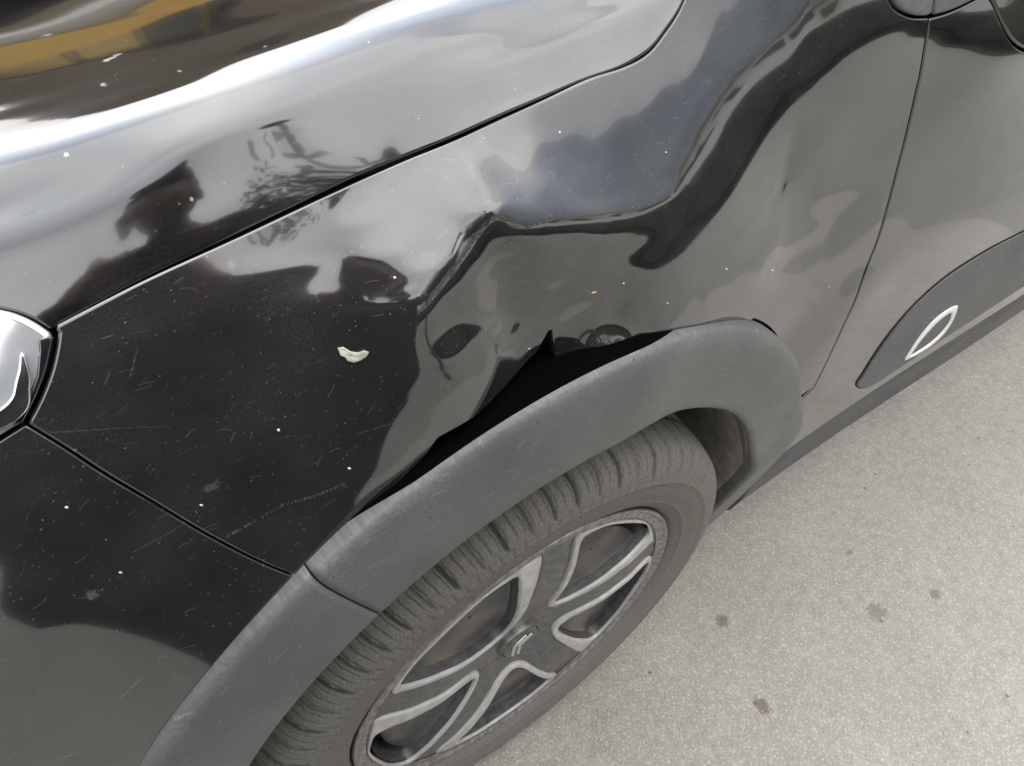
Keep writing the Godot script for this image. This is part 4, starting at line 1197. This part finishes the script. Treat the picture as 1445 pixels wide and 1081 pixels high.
func shell_cells(m: Mesher, sh: Sheet, x0: float, x1: float, s0: float, s1: float, step: float, deep: float, skip_arch: bool) -> void:
	var nx := int((x1 - x0) / step)
	var ns := int((s1 - s0) / step)
	var id := {}
	for a in nx + 1:
		for b in ns + 1:
			var x := x0 + a * step
			var s := s0 + b * step
			var p := sh.at(x, s)
			if skip_arch and (Vector2(p.x, p.y) - AX).length() < 0.435: continue
			if skip_arch and p.y < 0.25: continue
			if skip_arch and x < 0.15 and s > lerpf(0.28, 0.333, (x + 0.31) / 0.4): continue
			if skip_arch and p.z < -0.11: continue
			var n := sh.normal(x, s)
			id[Vector2i(a, b)] = m.vert(p - n * deep, n)
	for a in nx:
		for b in ns:
			var q := [Vector2i(a, b), Vector2i(a + 1, b), Vector2i(a + 1, b + 1), Vector2i(a, b + 1)]
			if id.has(q[0]) and id.has(q[1]) and id.has(q[2]) and id.has(q[3]):
				m.tri(id[q[0]], id[q[1]], id[q[2]]); m.tri(id[q[0]], id[q[2]], id[q[3]])

func paint(img: Image) -> StandardMaterial3D:
	var m := mat(Color.WHITE, 0.09, 0.0, 1.0)
	m.albedo_texture = ImageTexture.create_from_image(img)
	m.clearcoat_enabled = true
	m.clearcoat = 1.0
	m.clearcoat_roughness = 0.03
	return m

func plastic_material(c: Color, rough: float, sd: int) -> StandardMaterial3D:
	var img := grime(1024, 512, 1.0, 1300, 620, sd, c, 38.0)
	var m := mat(Color.WHITE, rough)
	m.albedo_texture = ImageTexture.create_from_image(img)
	m.normal_enabled = true
	m.normal_texture = ntex(noise(0.35, 2, sd), 256, [], [], 1.2)
	m.normal_scale = 0.25
	m.uv1_scale = Vector3(1, 1, 1)
	return m

func cladding(side: Sheet, d0: float, d1: float) -> ArrayMesh:
	var m := Mesher.new()
	var rows := []
	var uvs := []
	var n := int((d1 - d0) * 1.6)
	for k in n + 1:
		var deg := lerpf(d0, d1, float(k) / n)
		var row := []
		var uv := []
		var a0 := deg_to_rad(deg)
		var tuck := arch_tuck(deg)
		var dip := smoothstep(12.0, 30.0, deg) * smoothstep(86.0, 66.0, deg)
		var zm := 0.026 - tuck - 0.011 * dip
		var wall := lip_wall(deg)
		for q in [[0.4440, -wall - 0.004, 0.0], [0.4442, -wall, 0.0], [0.4440, -0.0072, 0.0], [0.4430, -0.0046, 0.0], [0.4410, -0.0022, 0.0], [0.4380, -0.0004, 0.0], [0.4345, 0.0008, 0.0], [0.4300, 0.0017, 0.0], [0.4200, 0.0027, 0.0], [0.405, 0.0036, 0.0], [0.385, 0.0042, 0.0], [0.370, 0.0046, 0.0], [0.3570, 0.0048, 0.0], [0.3520, 0.0040, 0.0], [0.3490, 0.0018, 0.0], [0.3478, -0.0025, 0.0], [0.3475, -0.014, 0.0]]:
			# the joint between the two lengths leans a little
			var lean: float = 0.9 * (0.444 - q[0]) / 0.09 * smoothstep(14.0, 0.0, absf(deg - 120.5))
			var a := deg_to_rad(deg + lean)
			var z: float = zm + q[1]
			var rad: float = q[0] - 0.0075 * dip * smoothstep(0.35, 0.44, q[0])
			row.append(Vector3(AX.x + rad * cos(a), AX.y + rad * sin(a), z))
			uv.append(Vector2(deg_to_rad(deg) * 0.4 / 0.8, (q[0] - 0.34) / 0.4))
		rows.append(row)
		uvs.append(uv)
	# close the ends
	for e in [0, -1]:
		var edge: Array = rows[e].duplicate()
		var back := []
		for p in edge:
			back.append(Vector3(p.x, p.y, minf(p.z, zback(edge)) - 0.012))
		if e == 0:
			rows.push_front(back); uvs.push_front(uvs[0])
		else:
			rows.append(back); uvs.append(uvs[-1])
	m.grid(rows, uvs, false, false)
	fix_side(m, Vector3(0, 0, 1))
	return m.done()

func lip_wall(deg: float) -> float:
	return 0.0085 + 0.018 * smoothstep(84.0, 66.0, deg) + 0.009 * smoothstep(108.0, 118.0, deg)

func zback(edge: Array) -> float:
	var z := 1.0
	for p in edge: z = minf(z, p.z)
	return z

func make_wheel(car: Node3D) -> void:
	var w := Node3D.new()
	w.name = "wheel"
	car.add_child(w, true)
	w.position = Vector3(0, 0.315, 0)
	w.rotation_degrees.y = -0.6
	# tyre
	var rubber := mat(Color.WHITE, 0.92)
	rubber.albedo_texture = ntex(noise(0.2, 3, 71), 512, [lin(0.10, 0.096, 0.085), lin(0.155, 0.148, 0.130), lin(0.23, 0.218, 0.188)], [0.25, 0.5, 0.8])
	rubber.uv1_triplanar = true
	rubber.uv1_scale = Vector3.ONE * 4.0
	var prof := []
	for q in [[0.214, 0.000], [0.219, 0.0035], [0.2225, 0.009], [0.228, 0.0135], [0.234, 0.0155], [0.2352, 0.0172], [0.2375, 0.0176], [0.239, 0.0168], [0.245, 0.0185], [0.252, 0.0200], [0.259, 0.0208], [0.266, 0.0210], [0.2675, 0.0222], [0.2695, 0.0222], [0.271, 0.0208], [0.277, 0.0203], [0.283, 0.0190], [0.288, 0.0172], [0.292, 0.0152], [0.2955, 0.0128], [0.2985, 0.0100], [0.3012, 0.0066], [0.3034, 0.0026], [0.3052, -0.0022], [0.3068, -0.0075], [0.3082, -0.0135], [0.3094, -0.0205], [0.3104, -0.028], [0.3110, -0.0345], [0.3113, -0.0355], [0.3113, -0.0435], [0.3116, -0.0445], [0.3124, -0.056], [0.3130, -0.068], [0.3132, -0.080], [0.3132, -0.0812], [0.3132, -0.0892], [0.3132, -0.0904], [0.3128, -0.11], [0.3122, -0.135], [0.3110, -0.155], [0.308, -0.175], [0.300, -0.190], [0.285, -0.200], [0.25, -0.200], [0.215, -0.185]]:
		prof.append(q)
	var pitches := 68
	var per := 24
	var t := Mesher.new()
	var rows := []
	for k in pitches * per:
		var ph := float(k) / per
		var a := TAU * ph / pitches
		var row := []
		for c in prof.size():
			var r: float = prof[c][0]
			var z: float = prof[c][1]
			var cut := 0.0
			if c == 30 or c == 29 or c == 35 or c == 36: cut = 0.007
			# wide lateral grooves over the shoulder, leaning
			var tread := smoothstep(0.284, 0.292, r)
			var shoulder := smoothstep(0.2775, 0.2850, r)
			var g := fposmod(ph + z * 4.0, 1.0)
			var groove := smoothstep(0.085, 0.06, absf(g - 0.5))
			cut = maxf(cut, (0.0045 + 0.002 * sin(ph * 2.7)) * groove * shoulder)
			# zigzag sipes
			var g2 := fposmod((ph + z * 3.0 + 0.05 * (absf(fposmod(z * 170.0, 2.0) - 1.0) - 0.5)) * 3.0 + 0.5, 1.0)
			var sipe := smoothstep(0.10, 0.045, absf(g2 - 0.5))
			cut = maxf(cut, 0.0020 * sipe * tread)
			# short ribs below the lugs
			if r > 0.262 and r < 0.279:
				var g3 := fposmod(ph * 2.0, 1.0)
				cut = maxf(cut, 0.0011 * smoothstep(0.16, 0.08, absf(g3 - 0.5)))
			var nn := Vector2(1, 0) if z < 0.0 else Vector2(0.7, 0.7)
			r -= cut * nn.x
			z -= cut * nn.y
			row.append(Vector3(r * cos(a), r * sin(a), z))
		rows.append(row)
	var uvs := []
	for k in rows.size():
		var uv := []
		for c in prof.size(): uv.append(Vector2(float(k) / rows.size(), float(c) / prof.size()))
		uvs.append(uv)
	t.grid(rows, uvs, true, true)
	var tot := 0.0
	for k in t.n.size(): tot += t.n[k].dot(Vector3(t.v[k].x, t.v[k].y, 0).normalized() * 0.3 + Vector3(0, 0, t.v[k].z + 0.09))
	if tot < 0.0:
		for k in t.n.size(): t.n[k] = -t.n[k]
		for k in range(0, t.i.size(), 3):
			var q := t.i[k + 1]
			t.i[k + 1] = t.i[k + 2]
			t.i[k + 2] = q
	part("tyre", t.done(), rubber, w)
	# rim lip and barrel
	var alloy := mat(Color.WHITE, 0.38, 0.75)
	alloy.albedo_texture = ntex(noise(0.03, 4, 81), 512, [lin(0.20, 0.195, 0.185), lin(0.40, 0.39, 0.375)], [0.25, 0.7])
	alloy.uv1_triplanar = true
	alloy.uv1_scale = Vector3.ONE * 6.0
	lathe(w, "rim_lip", [[0.2135, 0.000], [0.2185, 0.006], [0.2190, 0.0095], [0.2175, 0.0115], [0.2150, 0.0112], [0.2125, 0.0085], [0.2105, 0.0075], [0.2040, 0.0085], [0.2025, 0.0070]], alloy)
	var rusty := mat(Color.WHITE, 0.6, 0.25)
	rusty.albedo_texture = ntex(noise(0.012, 4, 82), 512, [lin(0.20, 0.125, 0.08), lin(0.30, 0.215, 0.16), lin(0.34, 0.32, 0.30)], [0.25, 0.5, 0.75])
	rusty.uv1_triplanar = true
	rusty.uv1_scale = Vector3.ONE * 3.0
	lathe(w, "rim_barrel", [[0.2030, 0.006], [0.2000, -0.010], [0.1960, -0.035], [0.1930, -0.075], [0.1930, -0.17]], rusty)
	var iron := mat(lin(0.05, 0.043, 0.038), 0.6, 0.3)
	lathe(w, "brake_disc", [[0.0, -0.062], [0.075, -0.062], [0.08, -0.085], [0.140, -0.087], [0.142, -0.10], [0.19, -0.175]], iron)
	# spokes: face around five openings, machined bands, side walls
	var face_m := mat(Color.WHITE, 0.32, 0.0, 0.6)
	face_m.albedo_texture = ntex(noise(0.03, 4, 83), 512, [lin(0.055, 0.055, 0.057), lin(0.11, 0.108, 0.105)], [0.3, 0.75])
	face_m.uv1_triplanar = true
	face_m.uv1_scale = Vector3.ONE * 5.0
	var pocket_m := mat(Color.WHITE, 0.5)
	pocket_m.albedo_texture = ntex(noise(0.008, 3, 85), 512, [lin(0.055, 0.055, 0.057), lin(0.085, 0.083, 0.081), lin(0.15, 0.125, 0.105)], [0.3, 0.56, 0.82])
	pocket_m.uv1_triplanar = true
	pocket_m.uv1_scale = Vector3.ONE * 3.0
	var machined := mat(Color.WHITE, 0.5, 0.15)
	machined.albedo_texture = ntex(noise(0.02, 4, 84), 512, [lin(0.42, 0.41, 0.39), lin(0.54, 0.53, 0.51)], [0.3, 0.7])
	machined.uv1_triplanar = true
	machined.uv1_scale = Vector3.ONE * 5.0
	var inner := closed_curve(polar([16.5, 0.1955, 14.5, 0.186, 16.0, 0.150, 18.5, 0.115, 25.0, 0.078, 37.0, 0.065, 49.5, 0.078, 56.0, 0.110, 60.0, 0.150, 62.5, 0.186, 61.0, 0.1965, 50.0, 0.1995, 28.0, 0.1995]), 90)
	var outer := closed_curve(polar([7.0, 0.199, 6.0, 0.190, 8.5, 0.150, 12.0, 0.112, 19.0, 0.073, 36.5, 0.058, 53.0, 0.071, 59.5, 0.106, 63.0, 0.150, 65.0, 0.188, 64.0, 0.2000, 50.0, 0.2022, 28.0, 0.2022]), 90)
	var mid: Vector2 = polar([36.0, 0.140])[0]
	for k in 5:
		var turn := 85.0 + 72.0 * k
		var sp := Node3D.new()
		var rot := Basis(Vector3(0, 0, 1), deg_to_rad(turn))
		var fm := Mesher.new()
		var bm := Mesher.new()
		var wm := Mesher.new()
		var fr := []
		var br := []
		var wr := []
		var pr := []
		var pm := Mesher.new()
		for j in 90:
			var pi: Vector2 = ray_hit(inner, mid, TAU * j / 90.0)
			var po: Vector2 = ray_hit(outer, mid, TAU * j / 90.0)
			var ps := sector_hit(mid, TAU * j / 90.0)
			if ps.distance_to(mid) < po.distance_to(mid): ps = po
			var frow := []
			for q in 7:
				var p := po.lerp(ps, q / 6.0)
				frow.append(rot * Vector3(p.x, p.y, dish(p.length()) - (0.0022 if q > 0 else 0.004)))
			fr.append(frow)
			var brow := []
			for q in [[0.0, -0.003], [0.04, 0.0], [0.12, 0.0008], [0.5, 0.0006], [0.88, 0.0004], [0.96, -0.0006], [1.0, -0.004]]:
				var p := pi.lerp(po, q[0])
				brow.append(rot * Vector3(p.x, p.y, dish(p.length()) + q[1]))
			br.append(brow)
			var prow := []
			for q in [[0.955, -0.013], [0.90, -0.0165], [0.75, -0.019], [0.45, -0.021], [0.03, -0.022]]:
				var p: Vector2 = mid.lerp(pi, q[0])
				if p.length() > 0.181: p = p.normalized() * 0.181
				prow.append(rot * Vector3(p.x, p.y, dish(p.length()) + q[1]))
			pr.append(prow)
			var wrow := []
			for q in [[1.0, -0.003], [0.992, -0.006], [0.975, -0.014], [0.955, -0.024], [0.94, -0.032]]:
				var p: Vector2 = mid.lerp(pi, q[0])
				if p.length() > 0.196: p = p.normalized() * 0.196
				wrow.append(rot * Vector3(p.x, p.y, dish(p.length()) + q[1]))
			wr.append(wrow)
		fm.grid(fr, [], true, false); fix_side(fm, Vector3(0, 0, 1))
		bm.grid(br, [], true, false); fix_side(bm, Vector3(0, 0, 1))
		wm.grid(wr, [], true, false)
		var s := 0.0
		var mid3: Vector3 = rot * Vector3(mid.x, mid.y, 0.1)
		for j in wm.n.size(): s += wm.n[j].dot(mid3 - wm.v[j])
		if s < 0.0: fix_side(wm, -wm.n[0] if wm.n[0].z > 0 else -wm.n[0])
		pm.grid(pr, [], true, false); fix_side(pm, Vector3(0, 0, 1))
		part("pocket", pm.done(), pocket_m, w)
		part("spoke", fm.done(), face_m, w)
		part("machined_edge", bm.done(), machined, w)
		part("opening_wall", wm.done(), face_m, w)
	# hub cap with ring and two chevrons
	lathe(w, "hub_cap", [[0.0, 0.0045], [0.015, 0.0042], [0.0235, 0.003], [0.0255, 0.0005], [0.026, -0.006]], face_m)
	lathe(w, "hub_ring", [[0.0262, -0.006], [0.0264, 0.0010], [0.0270, 0.0016], [0.0278, 0.0010], [0.0281, -0.006]], alloy)
	var ch := Mesher.new()
	for y in [-0.0085, 0.0015]:
		var crow := []
		for j in 13:
			var u := j / 12.0 * 2.0 - 1.0
			var x := u * 0.0185
			var yy: float = y + 0.0085 * (1.0 - pow(absf(u), 1.25))
			crow.append([Vector3(x, yy + 0.0048, 0.0046), Vector3(x, yy + 0.0042, 0.0066), Vector3(x, yy + 0.0006, 0.0066), Vector3(x, yy, 0.0046)])
		ch.grid(crow, [], false, false)
	fix_side(ch, Vector3(0, 0, 1))
	var em := part("hub_emblem", ch.done(), mat(lin(0.7, 0.7, 0.7), 0.2, 0.9), w)
	em.rotation_degrees.z = 62.0

func dish(r: float) -> float:
	return lerpf(-0.002, 0.0135, smoothstep(0.02, 0.13, r)) - 0.005 * smoothstep(0.15, 0.203, r)

func polar(list: Array) -> Array:
	var out := []
	for k in range(0, list.size(), 2):
		out.append(Vector2(cos(deg_to_rad(list[k])), sin(deg_to_rad(list[k]))) * list[k + 1])
	return out

func ray_hit(p: PackedVector2Array, c: Vector2, a: float) -> Vector2:
	var d := Vector2(cos(a), sin(a))
	for k in p.size():
		var q = Geometry2D.segment_intersects_segment(c, c + d, p[k], p[(k + 1) % p.size()])
		if q != null: return q
	return c

func sector_hit(c: Vector2, a: float) -> Vector2:
	# wedge between the middle lines of two neighbouring spokes, out to the rim
	var d := Vector2(cos(a), sin(a))
	var far := 1.0
	var n0 := Vector2(0, -1)
	var n1 := Vector2(cos(deg_to_rad(162.0)), sin(deg_to_rad(162.0)))
	for n in [n0, n1]:
		var s: float = d.dot(n)
		if s > 1e-6: far = minf(far, -c.dot(n) / s)
	var bq := c.dot(d)
	var cq := c.length_squared() - 0.2032 * 0.2032
	far = minf(far, -bq + sqrt(bq * bq - cq))
	return c + d * far

func lathe(parent: Node, called: String, prof: Array, m: Material) -> void:
	var t := Mesher.new()
	var rows := []
	for k in 128:
		var a := TAU * k / 128.0
		var row := []
		for q in prof: row.append(Vector3(q[0] * cos(a), q[0] * sin(a), q[1]))
		rows.append(row)
	t.grid(rows, [], true, false)
	fix_side(t, Vector3(0, 0, 1))
	part(called, t.done(), m, parent)

# ---------------------------------------------------------------- the photographer
func make_person() -> void:
	var cam_at := Vector3(-0.31623455, 1.16228915, 0.27338681)
	var right := Vector3(0.79928342, 0.09678478, 0.59310937)
	var up := Vector3(0.37490292, 0.69103968, -0.61799026)
	var back := Vector3(-0.46967416, 0.7163078, 0.51605166)
	var p := thing("person", "person in dark jacket and trousers leaning over the car, holding up a phone", "person", Vector3(-0.34, 0, 0.66))
	var o := p.position
	var hr := cam_at + right * 0.085 + back * 0.035 - o
	var hlft := cam_at - right * 0.085 + back * 0.035 - o
	var hip := Vector3(0, 0.80, 0.03)
	var chest := Vector3(0.0, 1.16, -0.05)
	var neck := Vector3(0.0, 1.32, -0.17)
	var shr := Vector3(0.17, 1.27, -0.10)
	var shl := Vector3(-0.18, 1.27, -0.10)
	var elr := Vector3(0.25, 1.08, -0.20)
	var ell := Vector3(-0.27, 1.06, -0.20)
	var bones := [
		[hip, chest, 0.20, 0.20], [chest, neck, 0.18, 0.085], [hip + Vector3(-0.08, -0.1, 0), hip + Vector3(0.08, -0.1, 0), 0.15, 0.15],
		[shl, shr, 0.095, 0.095], [shr, elr, 0.075, 0.062], [elr, hr - (hr - elr).normalized() * 0.07, 0.06, 0.045], [shl, ell, 0.075, 0.062], [ell, hlft - (hlft - ell).normalized() * 0.07, 0.06, 0.045]]
	for s in [-1.0, 1.0]:
		var knee := Vector3(0.085 * s, 0.44, -0.02)
		var ank := Vector3(0.10 * s, 0.09, 0.03)
		bones.append([hip + Vector3(0.08 * s, -0.02, 0), knee, 0.14, 0.105])
		bones.append([knee, ank, 0.085, 0.055])
		bones.append([ank + Vector3(0, -0.045, 0.03), ank + Vector3(0.02 * s, -0.055, -0.17), 0.042, 0.036])
	var cloth := mat(lin(0.018, 0.018, 0.02), 0.9)
	part("body", body(bones, 0.02, 0.035), cloth, p)
	var skin := mat(lin(0.16, 0.095, 0.07), 0.55)
	var hc := neck + Vector3(0.0, 0.13, -0.09)
	part("head", body([[neck, neck + Vector3(0, 0.06, -0.02), 0.055, 0.055], [hc + Vector3(0, 0.03, 0.015), hc + Vector3(0, -0.045, -0.035), 0.095, 0.062], [hc + Vector3(0, -0.01, -0.085), hc + Vector3(0, -0.03, -0.098), 0.012, 0.014], [hc + Vector3(0.088, -0.01, 0.01), hc + Vector3(0.09, -0.035, 0.01), 0.016, 0.012], [hc + Vector3(-0.088, -0.01, 0.01), hc + Vector3(-0.09, -0.035, 0.01), 0.016, 0.012]], 0.009, 0.02), skin, p)
	part("cap", body([[hc + Vector3(0, 0.055, 0.02), hc + Vector3(0, 0.06, 0.0), 0.098, 0.09], [hc + Vector3(-0.04, 0.05, -0.10), hc + Vector3(0.04, 0.05, -0.10), 0.03, 0.03]], 0.01, 0.02), mat(lin(0.015, 0.015, 0.016), 0.9), p)
	for s in [-1.0, 1.0]:
		var h: Vector3 = hr if s > 0.0 else hlft
		var hb := []
		var el: Vector3 = elr if s > 0.0 else ell
		var wr := h - (h - el).normalized() * 0.075
		hb.append([wr, h - right * s * 0.0 + back * 0.01, 0.028, 0.032])
		for k in 4:
			var f0: Vector3 = h + up * (0.03 - 0.02 * k) + right * s * 0.012
			var f1: Vector3 = f0 - back * 0.028 + right * s * 0.004
			var f2: Vector3 = f1 - right * s * 0.030 - back * 0.004
			hb.append([h, f0, 0.014, 0.010]); hb.append([f0, f1, 0.010, 0.009]); hb.append([f1, f2, 0.009, 0.008])
		hb.append([h + up * 0.0 + back * 0.01, h - right * s * 0.03 + back * 0.012 + up * 0.03, 0.012, 0.009])
		part("hand", body(hb, 0.006, 0.006), skin, p)
	var ph := Mesher.new(); ph.box(Vector3(-0.079, -0.037, -0.0045), Vector3(0.079, 0.037, 0.0045))
	var phone := part("phone", ph.done(), mat(lin(0.02, 0.02, 0.022), 0.2), self)
	phone.transform = Transform3D(Basis(right, up, back), cam_at + back * 0.016)
	phone.set_meta("label", "black phone held sideways in the person's hands")
	phone.set_meta("category", "phone")

func make_litter() -> void:
	var side := Sheet.new(deg_to_rad(30.0), Vector3(0, 0.6, 0), SIDE_X, SIDE_S, SIDE_NET)
	# torn bit of leaf stuck to the fender
	var m := Mesher.new()
	var c := V(LEAF)
	var rows := []
	for k in c.size() - 1:
		var row := []
		var mid: Vector2 = (c[0] + c[7]) * 0.5
		for q in [1.0, 0.92, 0.6, 0.3, 0.0]:
			var p: Vector2 = mid.lerp(c[k], q)
			row.append(side.at(p.x, p.y) + side.normal(p.x, p.y) * (0.0004 if q == 1.0 else 0.0011 + 0.0003 * sin(k * 2.1 + q * 6.0)))
		rows.append(row)
	m.grid(rows, [], true, false)
	fix_side(m, Vector3(0, 0.3, 1))
	var lm := mat(Color.WHITE, 0.7)
	lm.albedo_texture = ntex(noise(0.05, 3, 91), 128, [lin(0.36, 0.40, 0.28), lin(0.62, 0.64, 0.52)], [0.3, 0.7])
	lm.uv1_triplanar = true
	lm.uv1_scale = Vector3.ONE * 20.0
	var leaf := part("leaf_fragment", m.done(), lm, self)
	leaf.set_meta("label", "small torn pale green leaf fragment stuck on the black fender")
	leaf.set_meta("category", "leaf")
	# crumbs of dirt lying on the lacquer
	var kinds := [mat(lin(0.75, 0.74, 0.70), 0.8), mat(lin(0.62, 0.40, 0.15), 0.8)]
	for s in CRUMBS:
		var p := side.at(s[0], s[1])
		var n := side.normal(s[0], s[1])
		var ax := n.cross(Vector3(0.8, 0.3, 0.1)).normalized()
		var ay := n.cross(ax)
		var dir := ax * cos(s[3]) + ay * sin(s[3])
		var w := dir.cross(n)
		var mm := Mesher.new()
		var rr := []
		for k in 10:
			var a := TAU * k / 10.0
			var row := []
			var e: Vector3 = dir * cos(a) * s[2] * (1.0 + 0.15 * sin(k * 3.0)) + w * sin(a) * s[2] * s[4]
			for q in [[1.0, 0.0], [0.7, 0.7], [0.0, 0.9]]:
				row.append(p + e * q[0] + n * s[2] * s[4] * q[1])
			rr.append(row)
		mm.grid(rr, [], true, false)
		fix_side(mm, n)
		var o := part("dirt_crumb", mm.done(), kinds[int(s[5])], self)
		o.set_meta("label", CRUMB_LABELS[CRUMBS.find(s)])
		o.set_meta("category", "dirt crumb")
		if int(s[5]) == 0: o.set_meta("group", "pale dirt crumbs on the paint")
